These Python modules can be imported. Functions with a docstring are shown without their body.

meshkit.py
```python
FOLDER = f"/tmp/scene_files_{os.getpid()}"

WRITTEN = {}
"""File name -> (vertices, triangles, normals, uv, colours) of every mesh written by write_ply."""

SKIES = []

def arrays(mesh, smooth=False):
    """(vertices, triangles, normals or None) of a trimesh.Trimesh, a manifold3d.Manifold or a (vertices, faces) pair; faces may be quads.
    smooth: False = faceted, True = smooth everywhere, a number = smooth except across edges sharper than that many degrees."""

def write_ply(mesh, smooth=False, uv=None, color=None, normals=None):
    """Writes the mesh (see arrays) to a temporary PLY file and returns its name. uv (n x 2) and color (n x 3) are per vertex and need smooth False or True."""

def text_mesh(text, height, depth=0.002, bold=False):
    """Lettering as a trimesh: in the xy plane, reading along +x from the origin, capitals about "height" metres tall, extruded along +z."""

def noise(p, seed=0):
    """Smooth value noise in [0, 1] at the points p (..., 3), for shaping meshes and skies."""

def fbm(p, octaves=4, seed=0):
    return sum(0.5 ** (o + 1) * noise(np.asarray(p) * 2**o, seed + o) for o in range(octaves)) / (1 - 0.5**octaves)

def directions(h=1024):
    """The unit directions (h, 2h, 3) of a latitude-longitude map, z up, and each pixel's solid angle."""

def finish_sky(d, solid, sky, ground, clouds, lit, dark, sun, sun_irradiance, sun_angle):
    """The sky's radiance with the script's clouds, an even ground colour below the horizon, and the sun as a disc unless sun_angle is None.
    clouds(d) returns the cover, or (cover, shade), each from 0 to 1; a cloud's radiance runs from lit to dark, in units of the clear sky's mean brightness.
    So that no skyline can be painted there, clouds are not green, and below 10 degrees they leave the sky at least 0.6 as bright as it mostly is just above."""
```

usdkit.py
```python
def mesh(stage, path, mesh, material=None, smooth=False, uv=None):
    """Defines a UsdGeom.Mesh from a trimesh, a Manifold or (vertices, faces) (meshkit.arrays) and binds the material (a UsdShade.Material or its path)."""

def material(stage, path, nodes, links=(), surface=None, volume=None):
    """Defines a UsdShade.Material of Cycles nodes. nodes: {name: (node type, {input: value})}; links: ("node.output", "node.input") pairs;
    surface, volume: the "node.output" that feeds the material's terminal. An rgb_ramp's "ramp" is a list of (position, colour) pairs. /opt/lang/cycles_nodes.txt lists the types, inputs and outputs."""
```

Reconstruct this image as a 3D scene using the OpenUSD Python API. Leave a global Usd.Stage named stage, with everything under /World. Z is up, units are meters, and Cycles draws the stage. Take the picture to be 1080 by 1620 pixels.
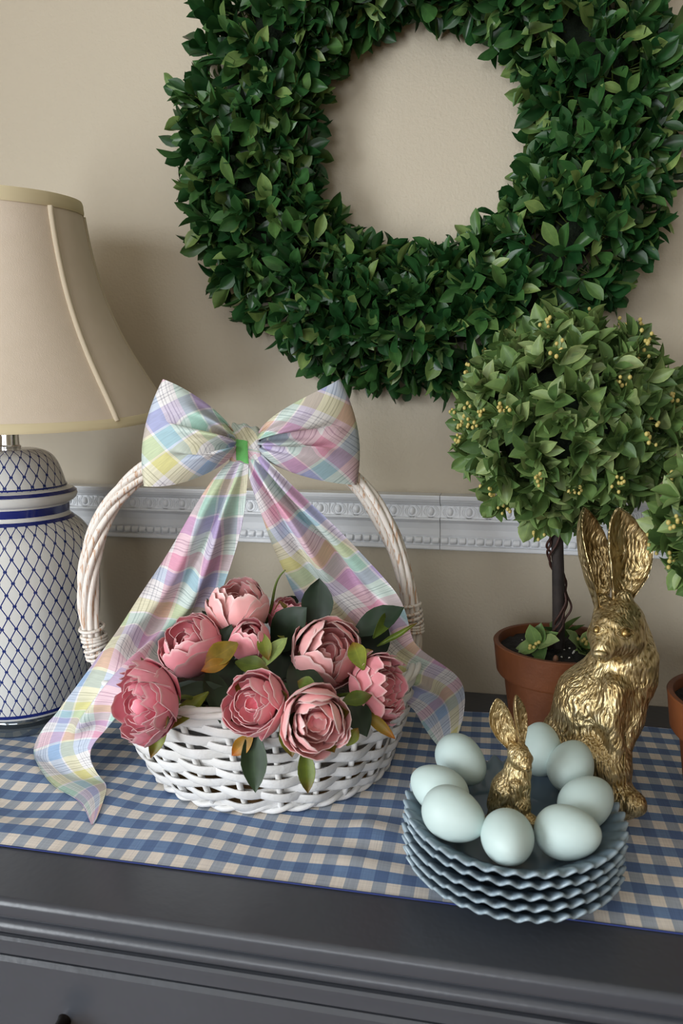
import math, random
import numpy as np, trimesh, manifold3d, usdkit, meshkit
from pxr import Usd, UsdGeom, UsdLux, UsdShade, Gf, Sdf, Vt

stage = Usd.Stage.CreateInMemory()
UsdGeom.SetStageUpAxis(stage, UsdGeom.Tokens.z)
UsdGeom.SetStageMetersPerUnit(stage, 1.0)
UsdGeom.Xform.Define(stage, '/World')
stage.SetDefaultPrim(stage.GetPrimAtPath('/World'))
UsdGeom.Scope.Define(stage, '/World/Looks')

# ------------------------------------------------------------------ camera
TZ = 0.80                                   # height of the dresser top
FPX = 1215.0                                # focal length for a 1080 px wide picture
YAW, PITCH = math.radians(11.4), math.radians(9.1)
CAM = np.array([0.0, 0.0, TZ + 0.41])
FW = np.array([-math.sin(YAW) * math.cos(PITCH), math.cos(YAW) * math.cos(PITCH), -math.sin(PITCH)])
RT = np.array([math.cos(YAW), math.sin(YAW), 0.0])
UP = np.cross(RT, FW)
cam = UsdGeom.Camera.Define(stage, '/World/camera')
cam.CreateHorizontalApertureAttr(24.0); cam.CreateVerticalApertureAttr(36.0)
cam.CreateFocalLengthAttr(24.0 * FPX / 1080.0)
cam.CreateClippingRangeAttr(Gf.Vec2f(0.02, 50.0))
cam.CreateFStopAttr(7.0); cam.CreateFocusDistanceAttr(0.80)
cam.AddTransformOp().Set(Gf.Matrix4d(*[float(q) for q in (*RT, 0, *UP, 0, *(-FW), 0, *CAM, 1)]))
cam.CreateExposureAttr(-0.45)

# ------------------------------------------------------------------ light: daylight through a window on the left, an added weaker fill behind the camera
dome = UsdLux.DomeLight.Define(stage, '/World/sky')
dome.CreateIntensityAttr(0.6); dome.CreateColorAttr(Gf.Vec3f(0.75, 0.87, 1.0))
def rect_light(name, loc, rot, w, h, power, col):
    l = UsdLux.RectLight.Define(stage, '/World/' + name)
    l.CreateWidthAttr(w); l.CreateHeightAttr(h); l.CreateIntensityAttr(power); l.CreateColorAttr(Gf.Vec3f(*col))
    l.AddTranslateOp().Set(Gf.Vec3d(*loc)); l.AddRotateXYZOp().Set(Gf.Vec3f(*rot))
    return l
WY, WZ, WW, WH = -0.90, 1.17, 1.20, 1.30     # centre and size of the left window
rect_light('window_daylight', (-1.355, WY, WZ), (0, -90, 0), WH, WW, 17.5, (0.90, 0.955, 1.0))
rect_light('added_rear_fill', (-0.60, -2.905, 1.5), (90, 0, 0), 1.4, 1.2, 7.5, (0.95, 0.96, 1.0))  # added fill for ambient and frontal light, housed in an invented window

# ------------------------------------------------------------------ helpers
def ray(x, y): return FW + RT * (x - 540) / FPX - UP * (y - 810) / FPX
def onz(x, y, z=0.0): d = ray(x, y); return CAM + d * ((TZ + z - CAM[2]) / d[2])
def ony(x, y, Y): d = ray(x, y); return CAM + d * ((Y - CAM[1]) / d[1])
def depth(P): return float((np.asarray(P) - CAM) @ FW)
def pxm(P): return depth(P) / FPX            # metres per pixel at P
def pix(P):
    d = np.asarray(P, float) - CAM
    return np.stack([540 + FPX * (d @ RT) / (d @ FW), 810 - FPX * (d @ UP) / (d @ FW)], -1)

USED = {}
def numbered(parent, name):
    k = USED.get((parent, name), 0); USED[(parent, name)] = k + 1
    return f'{parent}/{name}' if k == 0 else f'{parent}/{name}_{k:03d}'
def keys(prim, **kw):
    for k, v in kw.items():
        if v: prim.SetCustomDataByKey(k, v)
    return prim
LOC = {}
def thing(name, label, category, loc, group=None, kind=None):
    p = numbered('/World', name)
    x = UsdGeom.Xform.Define(stage, p); x.AddTranslateOp().Set(Gf.Vec3d(*map(float, loc)))
    LOC[p] = np.asarray(loc, float)
    keys(x.GetPrim(), label=label, category=category, group=group, kind=kind)
    return p
def part(parent, name, mesh, mat, smooth=40, uv=None, label=None, kind=None):
    """mesh in world coordinates; written relative to its thing's base"""
    v, f = mesh if isinstance(mesh, tuple) else arr(mesh)
    p = numbered(parent, name)
    LOC[p] = LOC[parent]
    m = usdkit.mesh(stage, p, (np.asarray(v) - LOC[parent], f), mat, smooth=smooth if uv is None else True, uv=uv)
    keys(m.GetPrim(), label=label, kind=kind)
    return p
def single(name, mesh, mat, label=None, category=None, group=None, kind=None, smooth=40, uv=None, loc=None):
    v, f = mesh if isinstance(mesh, tuple) else arr(mesh)
    p = numbered('/World', name)
    loc = np.zeros(3) if loc is None else np.asarray(loc, float)
    m = usdkit.mesh(stage, p, (np.asarray(v) - loc, f), mat, smooth=smooth if uv is None else True, uv=uv)
    m.AddTranslateOp().Set(Gf.Vec3d(*map(float, loc)))
    LOC[p] = loc
    keys(m.GetPrim(), label=label, category=category, group=group, kind=kind)
    return p
def arr(m):
    if hasattr(m, 'to_mesh'):
        q = m.to_mesh(); return np.array(q.vert_properties[:, :3], float), np.array(q.tri_verts)
    return np.array(m.vertices), np.array(m.faces)
def cat(*ms):
    V, Fs, o = [], [], 0
    for m in ms:
        v, f = m if isinstance(m, tuple) else arr(m)
        V.append(np.asarray(v, float)); Fs.append(np.asarray(f) + o); o += len(v)
    return np.vstack(V), np.vstack(Fs)
def unit(v): v = np.asarray(v, float); return v / max(np.linalg.norm(v), 1e-12)
def box(x0, x1, y0, y1, z0, z1):
    b = trimesh.creation.box([x1 - x0, y1 - y0, z1 - z0]); b.apply_translation([(x0 + x1) / 2, (y0 + y1) / 2, (z0 + z1) / 2]); return arr(b)
def bevel_box(x0, x1, y0, y1, z0, z1, r):
    pts = np.array([(a, b, c) for a in (x0, x1) for b in (y0, y1) for c in (z0, z1)], float)
    mid = pts.mean(0); out = []
    for q in pts:
        s = np.sign(mid - q)
        for k in range(3):
            e = s * r; e[k] = 0; out.append(q + e)
    return arr(manifold3d.Manifold.hull_points(np.array(out)))
def gridfaces(nu, nv, closed_u=False, flip=False):
    """vertex (i, j) = i * nv + j"""
    i = np.arange(nu if closed_u else nu - 1)[:, None]; j = np.arange(nv - 1)[None]
    a, b, c, d = i * nv + j, ((i + 1) % nu) * nv + j, ((i + 1) % nu) * nv + j + 1, i * nv + j + 1
    q = np.stack([a, b, c, d], -1).reshape(-1, 4)
    if flip: q = q[:, ::-1]
    return np.vstack([q[:, [0, 1, 2]], q[:, [0, 2, 3]]])
def lathe(profile, c=(0, 0, 0), n=96, uvs=False):
    """profile (r, z) from bottom to top seen from outside; with uv there is a doubled seam"""
    P = np.asarray(profile, float); N = n + 1 if uvs else n
    a = np.linspace(0, 2 * np.pi, N, endpoint=uvs)
    v = np.stack([P[None, :, 0] * np.cos(a)[:, None], P[None, :, 0] * np.sin(a)[:, None], np.broadcast_to(P[None, :, 1], (N, len(P)))], -1).reshape(-1, 3) + np.asarray(c)
    f = gridfaces(N, len(P), not uvs)
    if uvs:
        s = np.r_[0, np.cumsum(np.hypot(*np.diff(P, axis=0).T))]
        uv = np.stack([np.repeat(a / (2 * np.pi), len(P)), np.tile(s, N)], -1)
        return (v, f), uv
    return v, f
def smooth_curve(pts, n=80):
    """centripetal-ish Catmull-Rom through pts (rows of any width), n samples uniform in arc length"""
    from scipy.interpolate import PchipInterpolator, CubicSpline
    P = np.asarray(pts, float)
    d = np.r_[0, np.cumsum(np.sqrt(np.linalg.norm(np.diff(P[:, :3], axis=0), axis=1)) + 1e-9)]
    cs = CubicSpline(d, P); t = np.linspace(0, d[-1], 600); Q = cs(t)
    s = np.r_[0, np.cumsum(np.linalg.norm(np.diff(Q[:, :3], axis=0), axis=1))]
    return np.stack([np.interp(np.linspace(0, s[-1], n), s, Q[:, k]) for k in range(Q.shape[1])], -1)
def frames(path, up=(0, 0, 1)):
    T = np.gradient(path, axis=0); T /= np.linalg.norm(T, axis=1, keepdims=True)
    n = np.cross(T[0], up)
    if np.linalg.norm(n) < 1e-4: n = np.cross(T[0], (1, 0, 0))
    n = unit(n); N = []
    for t in T:
        n = unit(n - t * (n @ t)); N.append(n)
    N = np.array(N); return T, N, np.cross(T, N)
def tube(path, r, n=8, closed=False, caps=True):
    path = np.asarray(path, float); r = np.broadcast_to(r, len(path))
    T, N, B = frames(path)
    a = np.linspace(0, 2 * np.pi, n, endpoint=False)
    v = path[:, None] + r[:, None, None] * (np.cos(a)[None, :, None] * N[:, None] + np.sin(a)[None, :, None] * B[:, None])
    m = len(path)
    i = np.arange(m if closed else m - 1)[:, None]; j = np.arange(n)[None]
    A, Bq, C, D = i * n + j, i * n + (j + 1) % n, ((i + 1) % m) * n + (j + 1) % n, ((i + 1) % m) * n + j
    q = np.stack([A, Bq, C, D], -1).reshape(-1, 4)
    f = np.vstack([q[:, [0, 1, 2]], q[:, [0, 2, 3]]]); v = v.reshape(-1, 3)
    if caps and not closed:
        v = np.vstack([v, path[0], path[-1]]); k = np.arange(n)
        f = np.vstack([f, np.stack([np.full(n, m * n), (k + 1) % n, k], -1), np.stack([np.full(n, m * n + 1), (m - 1) * n + k, (m - 1) * n + (k + 1) % n], -1)])
    return v, f
def ball(c, r, sub=2, scale=(1, 1, 1)):
    s = trimesh.creation.icosphere(subdivisions=sub, radius=1.0); return np.array(s.vertices) * r * np.asarray(scale) + np.asarray(c), np.array(s.faces)
def solid_grid(V, nu, nv, th, uv=None):
    """turns an open grid surface (nu*nv points) into a thin closed sheet"""
    f = gridfaces(nu, nv); n = np.zeros_like(V)
    fn = np.cross(V[f[:, 1]] - V[f[:, 0]], V[f[:, 2]] - V[f[:, 0]])
    for k in range(3): np.add.at(n, f[:, k], fn)
    n /= np.maximum(np.linalg.norm(n, axis=1, keepdims=True), 1e-12)
    idx = np.arange(nu * nv).reshape(nu, nv)
    loop = np.r_[idx[:-1, 0], idx[-1, :-1], idx[:0:-1, -1], idx[0, :0:-1]]
    o = nu * nv; nx = np.roll(loop, -1)
    rim = np.vstack([np.stack([loop, loop + o, nx + o], -1), np.stack([loop, nx + o, nx], -1)])
    W = np.vstack([V + n * th / 2, V - n * th / 2]); Fa = np.vstack([f, f[:, ::-1] + o, rim[:, ::-1]])
    return ((W, Fa), np.vstack([uv, uv])) if uv is not None else (W, Fa)
def surface_net(fn, lo, hi, h):
    """closed smooth surface fn = 0 (inside negative)"""
    ax = [np.arange(l, u + h, h) for l, u in zip(lo, hi)]
    G = np.stack(np.meshgrid(*ax, indexing='ij'), -1); S = fn(G.reshape(-1, 3)).reshape(G.shape[:3])
    ins = S < 0; nx, ny, nz = S.shape
    cnt = np.zeros((nx - 1, ny - 1, nz - 1)); acc = np.zeros((nx - 1, ny - 1, nz - 1, 3))
    cr = list(np.ndindex(2, 2, 2)); sl = lambda o: tuple(slice(o[k], S.shape[k] - 1 + o[k]) for k in range(3))
    for a in cr:
        for k in range(3):
            if a[k] == 0:
                b = list(a); b[k] = 1
                s0, s1 = S[sl(a)], S[sl(b)]; m = (s0 < 0) != (s1 < 0)
                t = np.where(m, s0 / np.where(m, s0 - s1, 1), 0)
                p = np.zeros(acc.shape); p[...] = np.array(a, float); p[..., k] += t
                acc += p * m[..., None]; cnt += m
    act = cnt > 0; ids = np.full(cnt.shape, -1); ids[act] = np.arange(act.sum())
    cell = np.argwhere(act); V = np.array(lo) + h * (cell + acc[act] / cnt[act][:, None])
    Fs = []
    for k in range(3):
        a, b = (k + 1) % 3, (k + 2) % 3
        s0 = [slice(1, -1)] * 3; s0[k] = slice(0, -1); s1 = list(s0); s1[k] = slice(1, None)
        e0, e1 = ins[tuple(s0)], ins[tuple(s1)]
        P = np.argwhere(e0 != e1); fl = e0[e0 != e1]
        off = np.array([1, 1, 1]); off[k] = 0; P = P + off
        def at(da, db):
            Q = P.copy(); Q[:, a] += da; Q[:, b] += db; return ids[Q[:, 0], Q[:, 1], Q[:, 2]]
        q = np.stack([at(-1, -1), at(0, -1), at(0, 0), at(-1, 0)], -1)
        q = np.where(fl[:, None], q, q[:, ::-1]); Fs += [q[:, [0, 1, 2]], q[:, [0, 2, 3]]]
    return V, np.vstack(Fs)
def vnormals(v, f):
    n = np.zeros_like(v); fn = np.cross(v[f[:, 1]] - v[f[:, 0]], v[f[:, 2]] - v[f[:, 0]])
    for k in range(3): np.add.at(n, f[:, k], fn)
    return n / np.maximum(np.linalg.norm(n, axis=1, keepdims=True), 1e-12)

# ------------------------------------------------------------------ materials
def C(h):
    q = np.array([int(h[i:i + 2], 16) for i in (1, 3, 5)]) / 255.0
    return tuple(np.where(q < 0.04045, q / 12.92, ((q + 0.055) / 1.055) ** 2.4))
def mk(name, nodes, links, surface='p.BSDF'):
    return usdkit.material(stage, '/World/Looks/' + name, nodes, links, surface=surface)
def plain(name, col, rough=0.5, col2=None, scale=20.0, bump=0.0, bscale=200.0, stretch=(1, 1, 1), **pr):
    """principled with an optional second colour mixed by noise and optional fine bump, in object space"""
    N = {'p': ('principled_bsdf', {'roughness': rough, **pr}), 'tc': ('texture_coordinate', {})}
    L = []
    if col2 is not None:
        N['mp'] = ('mapping', {'scale': stretch}); N['n'] = ('noise_texture', {'scale': scale, 'detail': 4.0})
        N['r'] = ('rgb_ramp', {'ramp': [(0.3, C(col)), (0.7, C(col2))]})
        L += [('tc.object', 'mp.vector'), ('mp.vector', 'n.vector'), ('n.fac', 'r.fac'), ('r.color', 'p.base_color')]
    else: N['p'][1]['base_color'] = C(col)
    if bump:
        N['bn'] = ('noise_texture', {'scale': bscale, 'detail': 3.0}); N['b'] = ('bump', {'strength': 1.0, 'distance': bump})
        L += [('tc.object', 'bn.vector'), ('bn.fac', 'b.height'), ('b.normal', 'p.normal')]
    return mk(name, N, L)

M = {}
M['wall'] = plain('wall_paint', '#bdb29e', 0.62, '#c0b5a1', 3.0, 0.0006, 300.0)
M['trim'] = plain('trim_paint', '#e9ebee', 0.38, '#e3e5e8', 14.0, 0.0004, 150.0)
M['ceiling'] = plain('ceiling_paint', '#eeeae0', 0.9)
M['floor'] = plain('floor_wood', '#7a5a3c', 0.45, '#5f4329', 6.0, stretch=(1, 12, 1))
M['dresser'] = plain('dresser_paint', '#42454b', 0.32, '#3f4147', 9.0, 0.0003, 120.0)
M['knob'] = plain('knob_metal', '#3a3430', 0.25, metallic=1.0)
M['knob_glass'] = plain('knob_centre', '#d8c88a', 0.12, metallic=0.4)
M['egg'] = plain('egg_shell', '#b7cac7', 0.55, '#bdcfcc', 30.0, 0.00006, 900.0)
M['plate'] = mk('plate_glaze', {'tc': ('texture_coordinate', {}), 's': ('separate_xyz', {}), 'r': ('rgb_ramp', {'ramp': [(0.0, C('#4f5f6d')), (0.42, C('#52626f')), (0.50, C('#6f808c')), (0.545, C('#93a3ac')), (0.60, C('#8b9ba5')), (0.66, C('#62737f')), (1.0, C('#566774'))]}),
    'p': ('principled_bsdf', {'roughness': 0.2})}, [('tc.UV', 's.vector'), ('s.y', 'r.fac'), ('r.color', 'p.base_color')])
M['chrome'] = plain('chrome', '#dcdcdc', 0.06, metallic=1.0)
M['acrylic'] = plain('smoked_base', '#7d868c', 0.05, metallic=0.8)
M['shade'] = plain('shade_fabric', '#dacbb9', 0.85, '#d7c8b5', 60.0, 0.0001, 900.0)
M['shade_trim'] = plain('shade_trim', '#d8caa6', 0.8)
M['rib'] = plain('shade_rib', '#d6c8b0', 0.8)
M['soil'] = plain('soil', '#0d0a08', 0.9, '#1d1713', 90.0, 0.002, 300.0)
M['pebble'] = plain('pebble', '#6b4a35', 0.7)
M['perlite'] = plain('perlite', '#b9b5aa', 0.8)
M['pot'] = plain('terracotta', '#5d3012', 0.6, '#703d1b', 22.0, 0.0004, 160.0)
M['trunk'] = plain('trunk_bark', '#1e1815', 0.75, '#2d2420', 60.0, 0.0008, 200.0)
M['vine'] = plain('vine', '#2c1610', 0.7, '#3f2218', 120.0)
M['berry'] = plain('berry', '#b3a35c', 0.5)
M['stem'] = plain('green_stem', '#56692a', 0.5)
M['wicker'] = plain('painted_wicker', '#e6e6e6', 0.55, '#dcdad6', 30.0, 0.0006, 220.0)
M['bare_wicker'] = plain('bare_wicker', '#b9905f', 0.7)
M['filler'] = plain('filler', '#2a1c10', 0.8, '#4a3118', 60.0, 0.004, 120.0)
# worn cream paint over bare cane on the handle
mk('handle_wicker', {'tc': ('texture_coordinate', {}), 'mp': ('mapping', {'scale': (1, 1, 0.10)}), 'n': ('noise_texture', {'scale': 420.0, 'detail': 3.0}),
    'r': ('rgb_ramp', {'ramp': [(0.36, C('#c4a084')), (0.45, C('#e2dad2')), (0.8, C('#e8e3dc'))]}), 'p': ('principled_bsdf', {'roughness': 0.55})},
   [('tc.object', 'mp.vector'), ('mp.vector', 'n.vector'), ('n.fac', 'r.fac'), ('r.color', 'p.base_color')])
M['handle'] = UsdShade.Material.Get(stage, '/World/Looks/handle_wicker')
M['liner'] = mk('plastic_liner', {'t': ('transparent_bsdf', {'color': (0.9, 0.93, 0.97)}), 'g': ('principled_bsdf', {'base_color': (0.75, 0.8, 0.86), 'roughness': 0.15}),
    'm': ('mix_closure', {'fac': 0.35})}, [('t.BSDF', 'm.closure1'), ('g.BSDF', 'm.closure2')], 'm.closure')
M['pane'] = mk('window_pane', {'t': ('transparent_bsdf', {'color': (1, 1, 1)}), 'g': ('glossy_bsdf', {'roughness': 0.0}), 'fr': ('fresnel', {'IOR': 1.45}),
    'm': ('mix_closure', {})}, [('fr.fac', 'm.fac'), ('t.BSDF', 'm.closure1'), ('g.BSDF', 'm.closure2')], 'm.closure')

def gold(name, fs, face=None):
    """gilded cast surface: carved fur strokes as fine relief, dark patina between; face: heights between which the carving is shallower"""
    hl = [('n.fac', 'b.height')]; ex = {}
    if face:
        z0, z1, top = face
        ex = {'sz': ('separate_xyz', {}), 'zn': ('math', {'math_type': 'divide', 'value2': top}), 'zr': ('rgb_ramp', {'ramp': [(0, (1, 1, 1)), ((z0 - .012) / top, (1, 1, 1)), (z0 / top, (.42, .42, .42)), (z1 / top, (.42, .42, .42)), ((z1 + .015) / top, (1, 1, 1))]}), 'hm': ('math', {'math_type': 'multiply'})}
        hl = [('tc.object', 'sz.vector'), ('sz.z', 'zn.value1'), ('zn.value', 'zr.fac'), ('n.fac', 'hm.value1'), ('zr.color', 'hm.value2'), ('hm.value', 'b.height')]
    return mk(name, {**ex,
        'tc': ('texture_coordinate', {}), 'w': ('noise_texture', {'scale': 22.0 * fs, 'detail': 2.0}), 'ad': ('mix', {'mix_type': 'linear_light', 'fac': 0.012 / fs}),
        'mp': ('mapping', {'scale': (1.0, 1.0, 0.26)}), 'n': ('noise_texture', {'scale': 430.0 * fs, 'detail': 1.5, 'roughness': 0.4}),
        'n2': ('noise_texture', {'scale': 40.0 * fs, 'detail': 3.0}),
        'b': ('bump', {'strength': 0.9, 'distance': 0.0026 / fs}),
        'r': ('rgb_ramp', {'ramp': [(0.32, C('#8a754d')), (0.44, C('#c2b082')), (0.60, C('#d6c59a')), (0.75, C('#e6d9b6'))]}),
        'r2': ('rgb_ramp', {'ramp': [(0.35, C('#b09468')), (0.7, C('#ffffff'))]}), 'mu': ('mix', {'mix_type': 'multiply', 'fac': 0.55}),
        'p': ('principled_bsdf', {'metallic': 0.9, 'roughness': 0.40})},
        [('tc.object', 'w.vector'), ('tc.object', 'ad.color1'), ('w.color', 'ad.color2'), ('ad.color', 'mp.vector'), ('mp.vector', 'n.vector'), ('tc.object', 'n2.vector'),
         *hl, ('b.normal', 'p.normal'), ('n.fac', 'r.fac'), ('n2.fac', 'r2.fac'), ('r.color', 'mu.color1'), ('r2.color', 'mu.color2'), ('mu.color', 'p.base_color')])
M['gold'] = gold('gilded_metal', 1.0, (0.146, 0.205, 0.33))
M['gold_dark'] = plain('gilded_metal_dark', '#947b4c', 0.3, metallic=0.9)
M['gold_small'] = gold('gilded_metal_fine', 1.7)

def leafmat(name, stops, rough, trans, edge=None):
    """uv: u = whole number for chance + place across the blade, v = along the blade"""
    N = {'tc': ('texture_coordinate', {}), 's': ('separate_xyz', {}), 'fl': ('math', {'math_type': 'floor'}), 'wn': ('white_noise_texture', {'dimensions': '1D'}),
         'r': ('rgb_ramp', {'ramp': [(q, C(c)) for q, c in stops]}), 'fr': ('math', {'math_type': 'fraction'}),
         'c1': ('math', {'math_type': 'subtract', 'value2': 0.5}), 'ab': ('math', {'math_type': 'absolute'}),
         'er': ('rgb_ramp', {'ramp': [(0.0, (1.25, 1.25, 1.1)), (0.04, (1.0, 1.0, 1.0)), (0.40, (1, 1, 1)), (0.5, (1.45, 1.38, 1.2))]}),
         'vr': ('rgb_ramp', {'ramp': [(0.0, (0.85, 0.9, 0.85)), (0.65, (1, 1, 1)), (1.0, C(edge or '#ffffff'))]}),
         'nz': ('noise_texture', {'scale': 120.0, 'detail': 3.0}), 'nr': ('rgb_ramp', {'ramp': [(0.3, (0.75, 0.78, 0.75)), (0.7, (1.15, 1.12, 1.1))]}),
         'm1': ('mix', {'mix_type': 'multiply', 'fac': 1.0}), 'm2': ('mix', {'mix_type': 'multiply', 'fac': 1.0}), 'm3': ('mix', {'mix_type': 'multiply', 'fac': 1.0}),
         'p': ('principled_bsdf', {'roughness': rough}), 't': ('translucent_bsdf', {}), 'x': ('mix_closure', {'fac': trans})}
    return mk(name, N, [('tc.UV', 's.vector'), ('s.x', 'fl.value1'), ('fl.value', 'wn.w'), ('wn.value', 'r.fac'), ('s.x', 'fr.value1'), ('fr.value', 'c1.value1'), ('c1.value', 'ab.value1'),
        ('ab.value', 'er.fac'), ('s.y', 'vr.fac'), ('tc.object', 'nz.vector'), ('nz.fac', 'nr.fac'), ('r.color', 'm1.color1'), ('er.color', 'm1.color2'), ('m1.color', 'm2.color1'), ('vr.color', 'm2.color2'),
        ('m2.color', 'm3.color1'), ('nr.color', 'm3.color2'), ('m3.color', 'p.base_color'), ('m3.color', 't.color'), ('p.BSDF', 'x.closure1'), ('t.BSDF', 'x.closure2')], 'x.closure')
M['wreath_leaf'] = leafmat('boxwood_leaf', [(0, '#1a4020'), (0.5, '#29532a'), (0.8, '#436b36'), (1, '#7f9756')], 0.36, 0.2)
M['topiary_leaf'] = leafmat('topiary_leaf', [(0, '#435f32'), (0.35, '#5a773f'), (0.7, '#70894e'), (1, '#8f9f6a')], 0.5, 0.2)
M['peony_leaf'] = leafmat('peony_dark_leaf', [(0, '#15281a'), (0.5, '#1c321e'), (1, '#273f20')], 0.55, 0.05)
M['sepal'] = leafmat('peony_sepal', [(0, '#4f6320'), (0.5, '#667826'), (1, '#858c34')], 0.5, 0.2, '#ff9a50')
M['amber'] = leafmat('amber_sepal', [(0, '#8a7a24'), (0.5, '#a87c28'), (1, '#b8862c')], 0.5, 0.2, '#ffb060')
M['pale_leaf'] = leafmat('pale_leaf', [(0, '#9db069'), (1, '#a9bb74')], 0.5, 0.25)

def petalmat(name, base, mid, edge):
    return mk(name, {'tc': ('texture_coordinate', {}), 's': ('separate_xyz', {}), 'r': ('rgb_ramp', {'ramp': [(0.0, C(base)), (0.55, C(mid)), (0.94, C(mid)), (1.0, C(edge))]}),
        'n': ('noise_texture', {'scale': 45.0, 'detail': 3.0}), 'nr': ('rgb_ramp', {'ramp': [(0.3, (0.92, 0.88, 0.89)), (0.7, (1.05, 1.05, 1.05))]}), 'm': ('mix', {'mix_type': 'multiply', 'fac': 1.0}),
        'p': ('principled_bsdf', {'roughness': 0.55, 'sheen_weight': 0.1}), 't': ('translucent_bsdf', {}), 'x': ('mix_closure', {'fac': 0.08})},
        [('tc.UV', 's.vector'), ('s.y', 'r.fac'), ('tc.object', 'n.vector'), ('n.fac', 'nr.fac'), ('r.color', 'm.color1'), ('nr.color', 'm.color2'), ('m.color', 'p.base_color'), ('m.color', 't.color'),
         ('p.BSDF', 'x.closure1'), ('t.BSDF', 'x.closure2')], 'x.closure')
M['petal_deep'] = petalmat('petal_deep', '#ea7490', '#f295a6', '#fcced1')
M['petal_mid'] = petalmat('petal_mid', '#eb7d92', '#f59fa9', '#fdd5d4')
M['petal_pale'] = petalmat('petal_pale', '#f093a0', '#f8b9b8', '#fee0dc')

def gingham():
    px, py = 0.0235, 0.0290
    N = {'tc': ('texture_coordinate', {}), 's': ('separate_xyz', {}), 'ux': ('math', {'math_type': 'multiply', 'value2': 1 / px}), 'vy': ('math', {'math_type': 'multiply', 'value2': 1 / py}),
         'fx': ('math', {'math_type': 'fraction'}), 'fy': ('math', {'math_type': 'fraction'}), 'rx': ('map_range', {'from_min': 0.49, 'from_max': 0.51, 'clamp': True}), 'ry': ('map_range', {'from_min': 0.49, 'from_max': 0.51, 'clamp': True}),
         'w': ('mix', {'color1': C('#a3abb6'), 'color2': C('#e4dbd0')}), 'b': ('mix', {'color1': C('#516b96'), 'color2': C('#6884ab')}), 'o': ('mix', {}),
         'mp': ('mapping', {'scale': (900.0, 22.0, 1)}), 'n': ('noise_texture', {'scale': 1.0, 'detail': 2.0}), 'mp2': ('mapping', {'scale': (30.0, 1100.0, 1)}), 'n2': ('noise_texture', {'scale': 1.0, 'detail': 2.0}),
         'nm': ('mix', {'mix_type': 'mix', 'fac': 0.5}), 'nr': ('rgb_ramp', {'ramp': [(0.35, (0.8, 0.8, 0.82)), (0.65, (1.12, 1.12, 1.1))]}), 'm': ('mix', {'mix_type': 'multiply', 'fac': 1.0}),
         'bp': ('bump', {'strength': 0.6, 'distance': 0.0004}), 'p': ('principled_bsdf', {'roughness': 0.85, 'sheen_weight': 0.1})}
    L = [('tc.UV', 's.vector'), ('s.x', 'ux.value1'), ('s.y', 'vy.value1'), ('ux.value', 'fx.value1'), ('vy.value', 'fy.value1'), ('fx.value', 'rx.value'), ('fy.value', 'ry.value'),
         ('rx.result', 'w.fac'), ('rx.result', 'b.fac'), ('ry.result', 'o.fac'), ('b.color', 'o.color1'), ('w.color', 'o.color2'),
         ('tc.UV', 'mp.vector'), ('mp.vector', 'n.vector'), ('tc.UV', 'mp2.vector'), ('mp2.vector', 'n2.vector'), ('n.color', 'nm.color1'), ('n2.color', 'nm.color2'), ('nm.color', 'nr.fac'),
         ('o.color', 'm.color1'), ('nr.color', 'm.color2'), ('m.color', 'p.base_color'), ('nm.color', 'bp.height'), ('bp.normal', 'p.normal')]
    return mk('gingham_cloth', N, L)
M['gingham'] = gingham()
M['hem'] = plain('hem_thread', '#2c3a78', 0.85)

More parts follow.
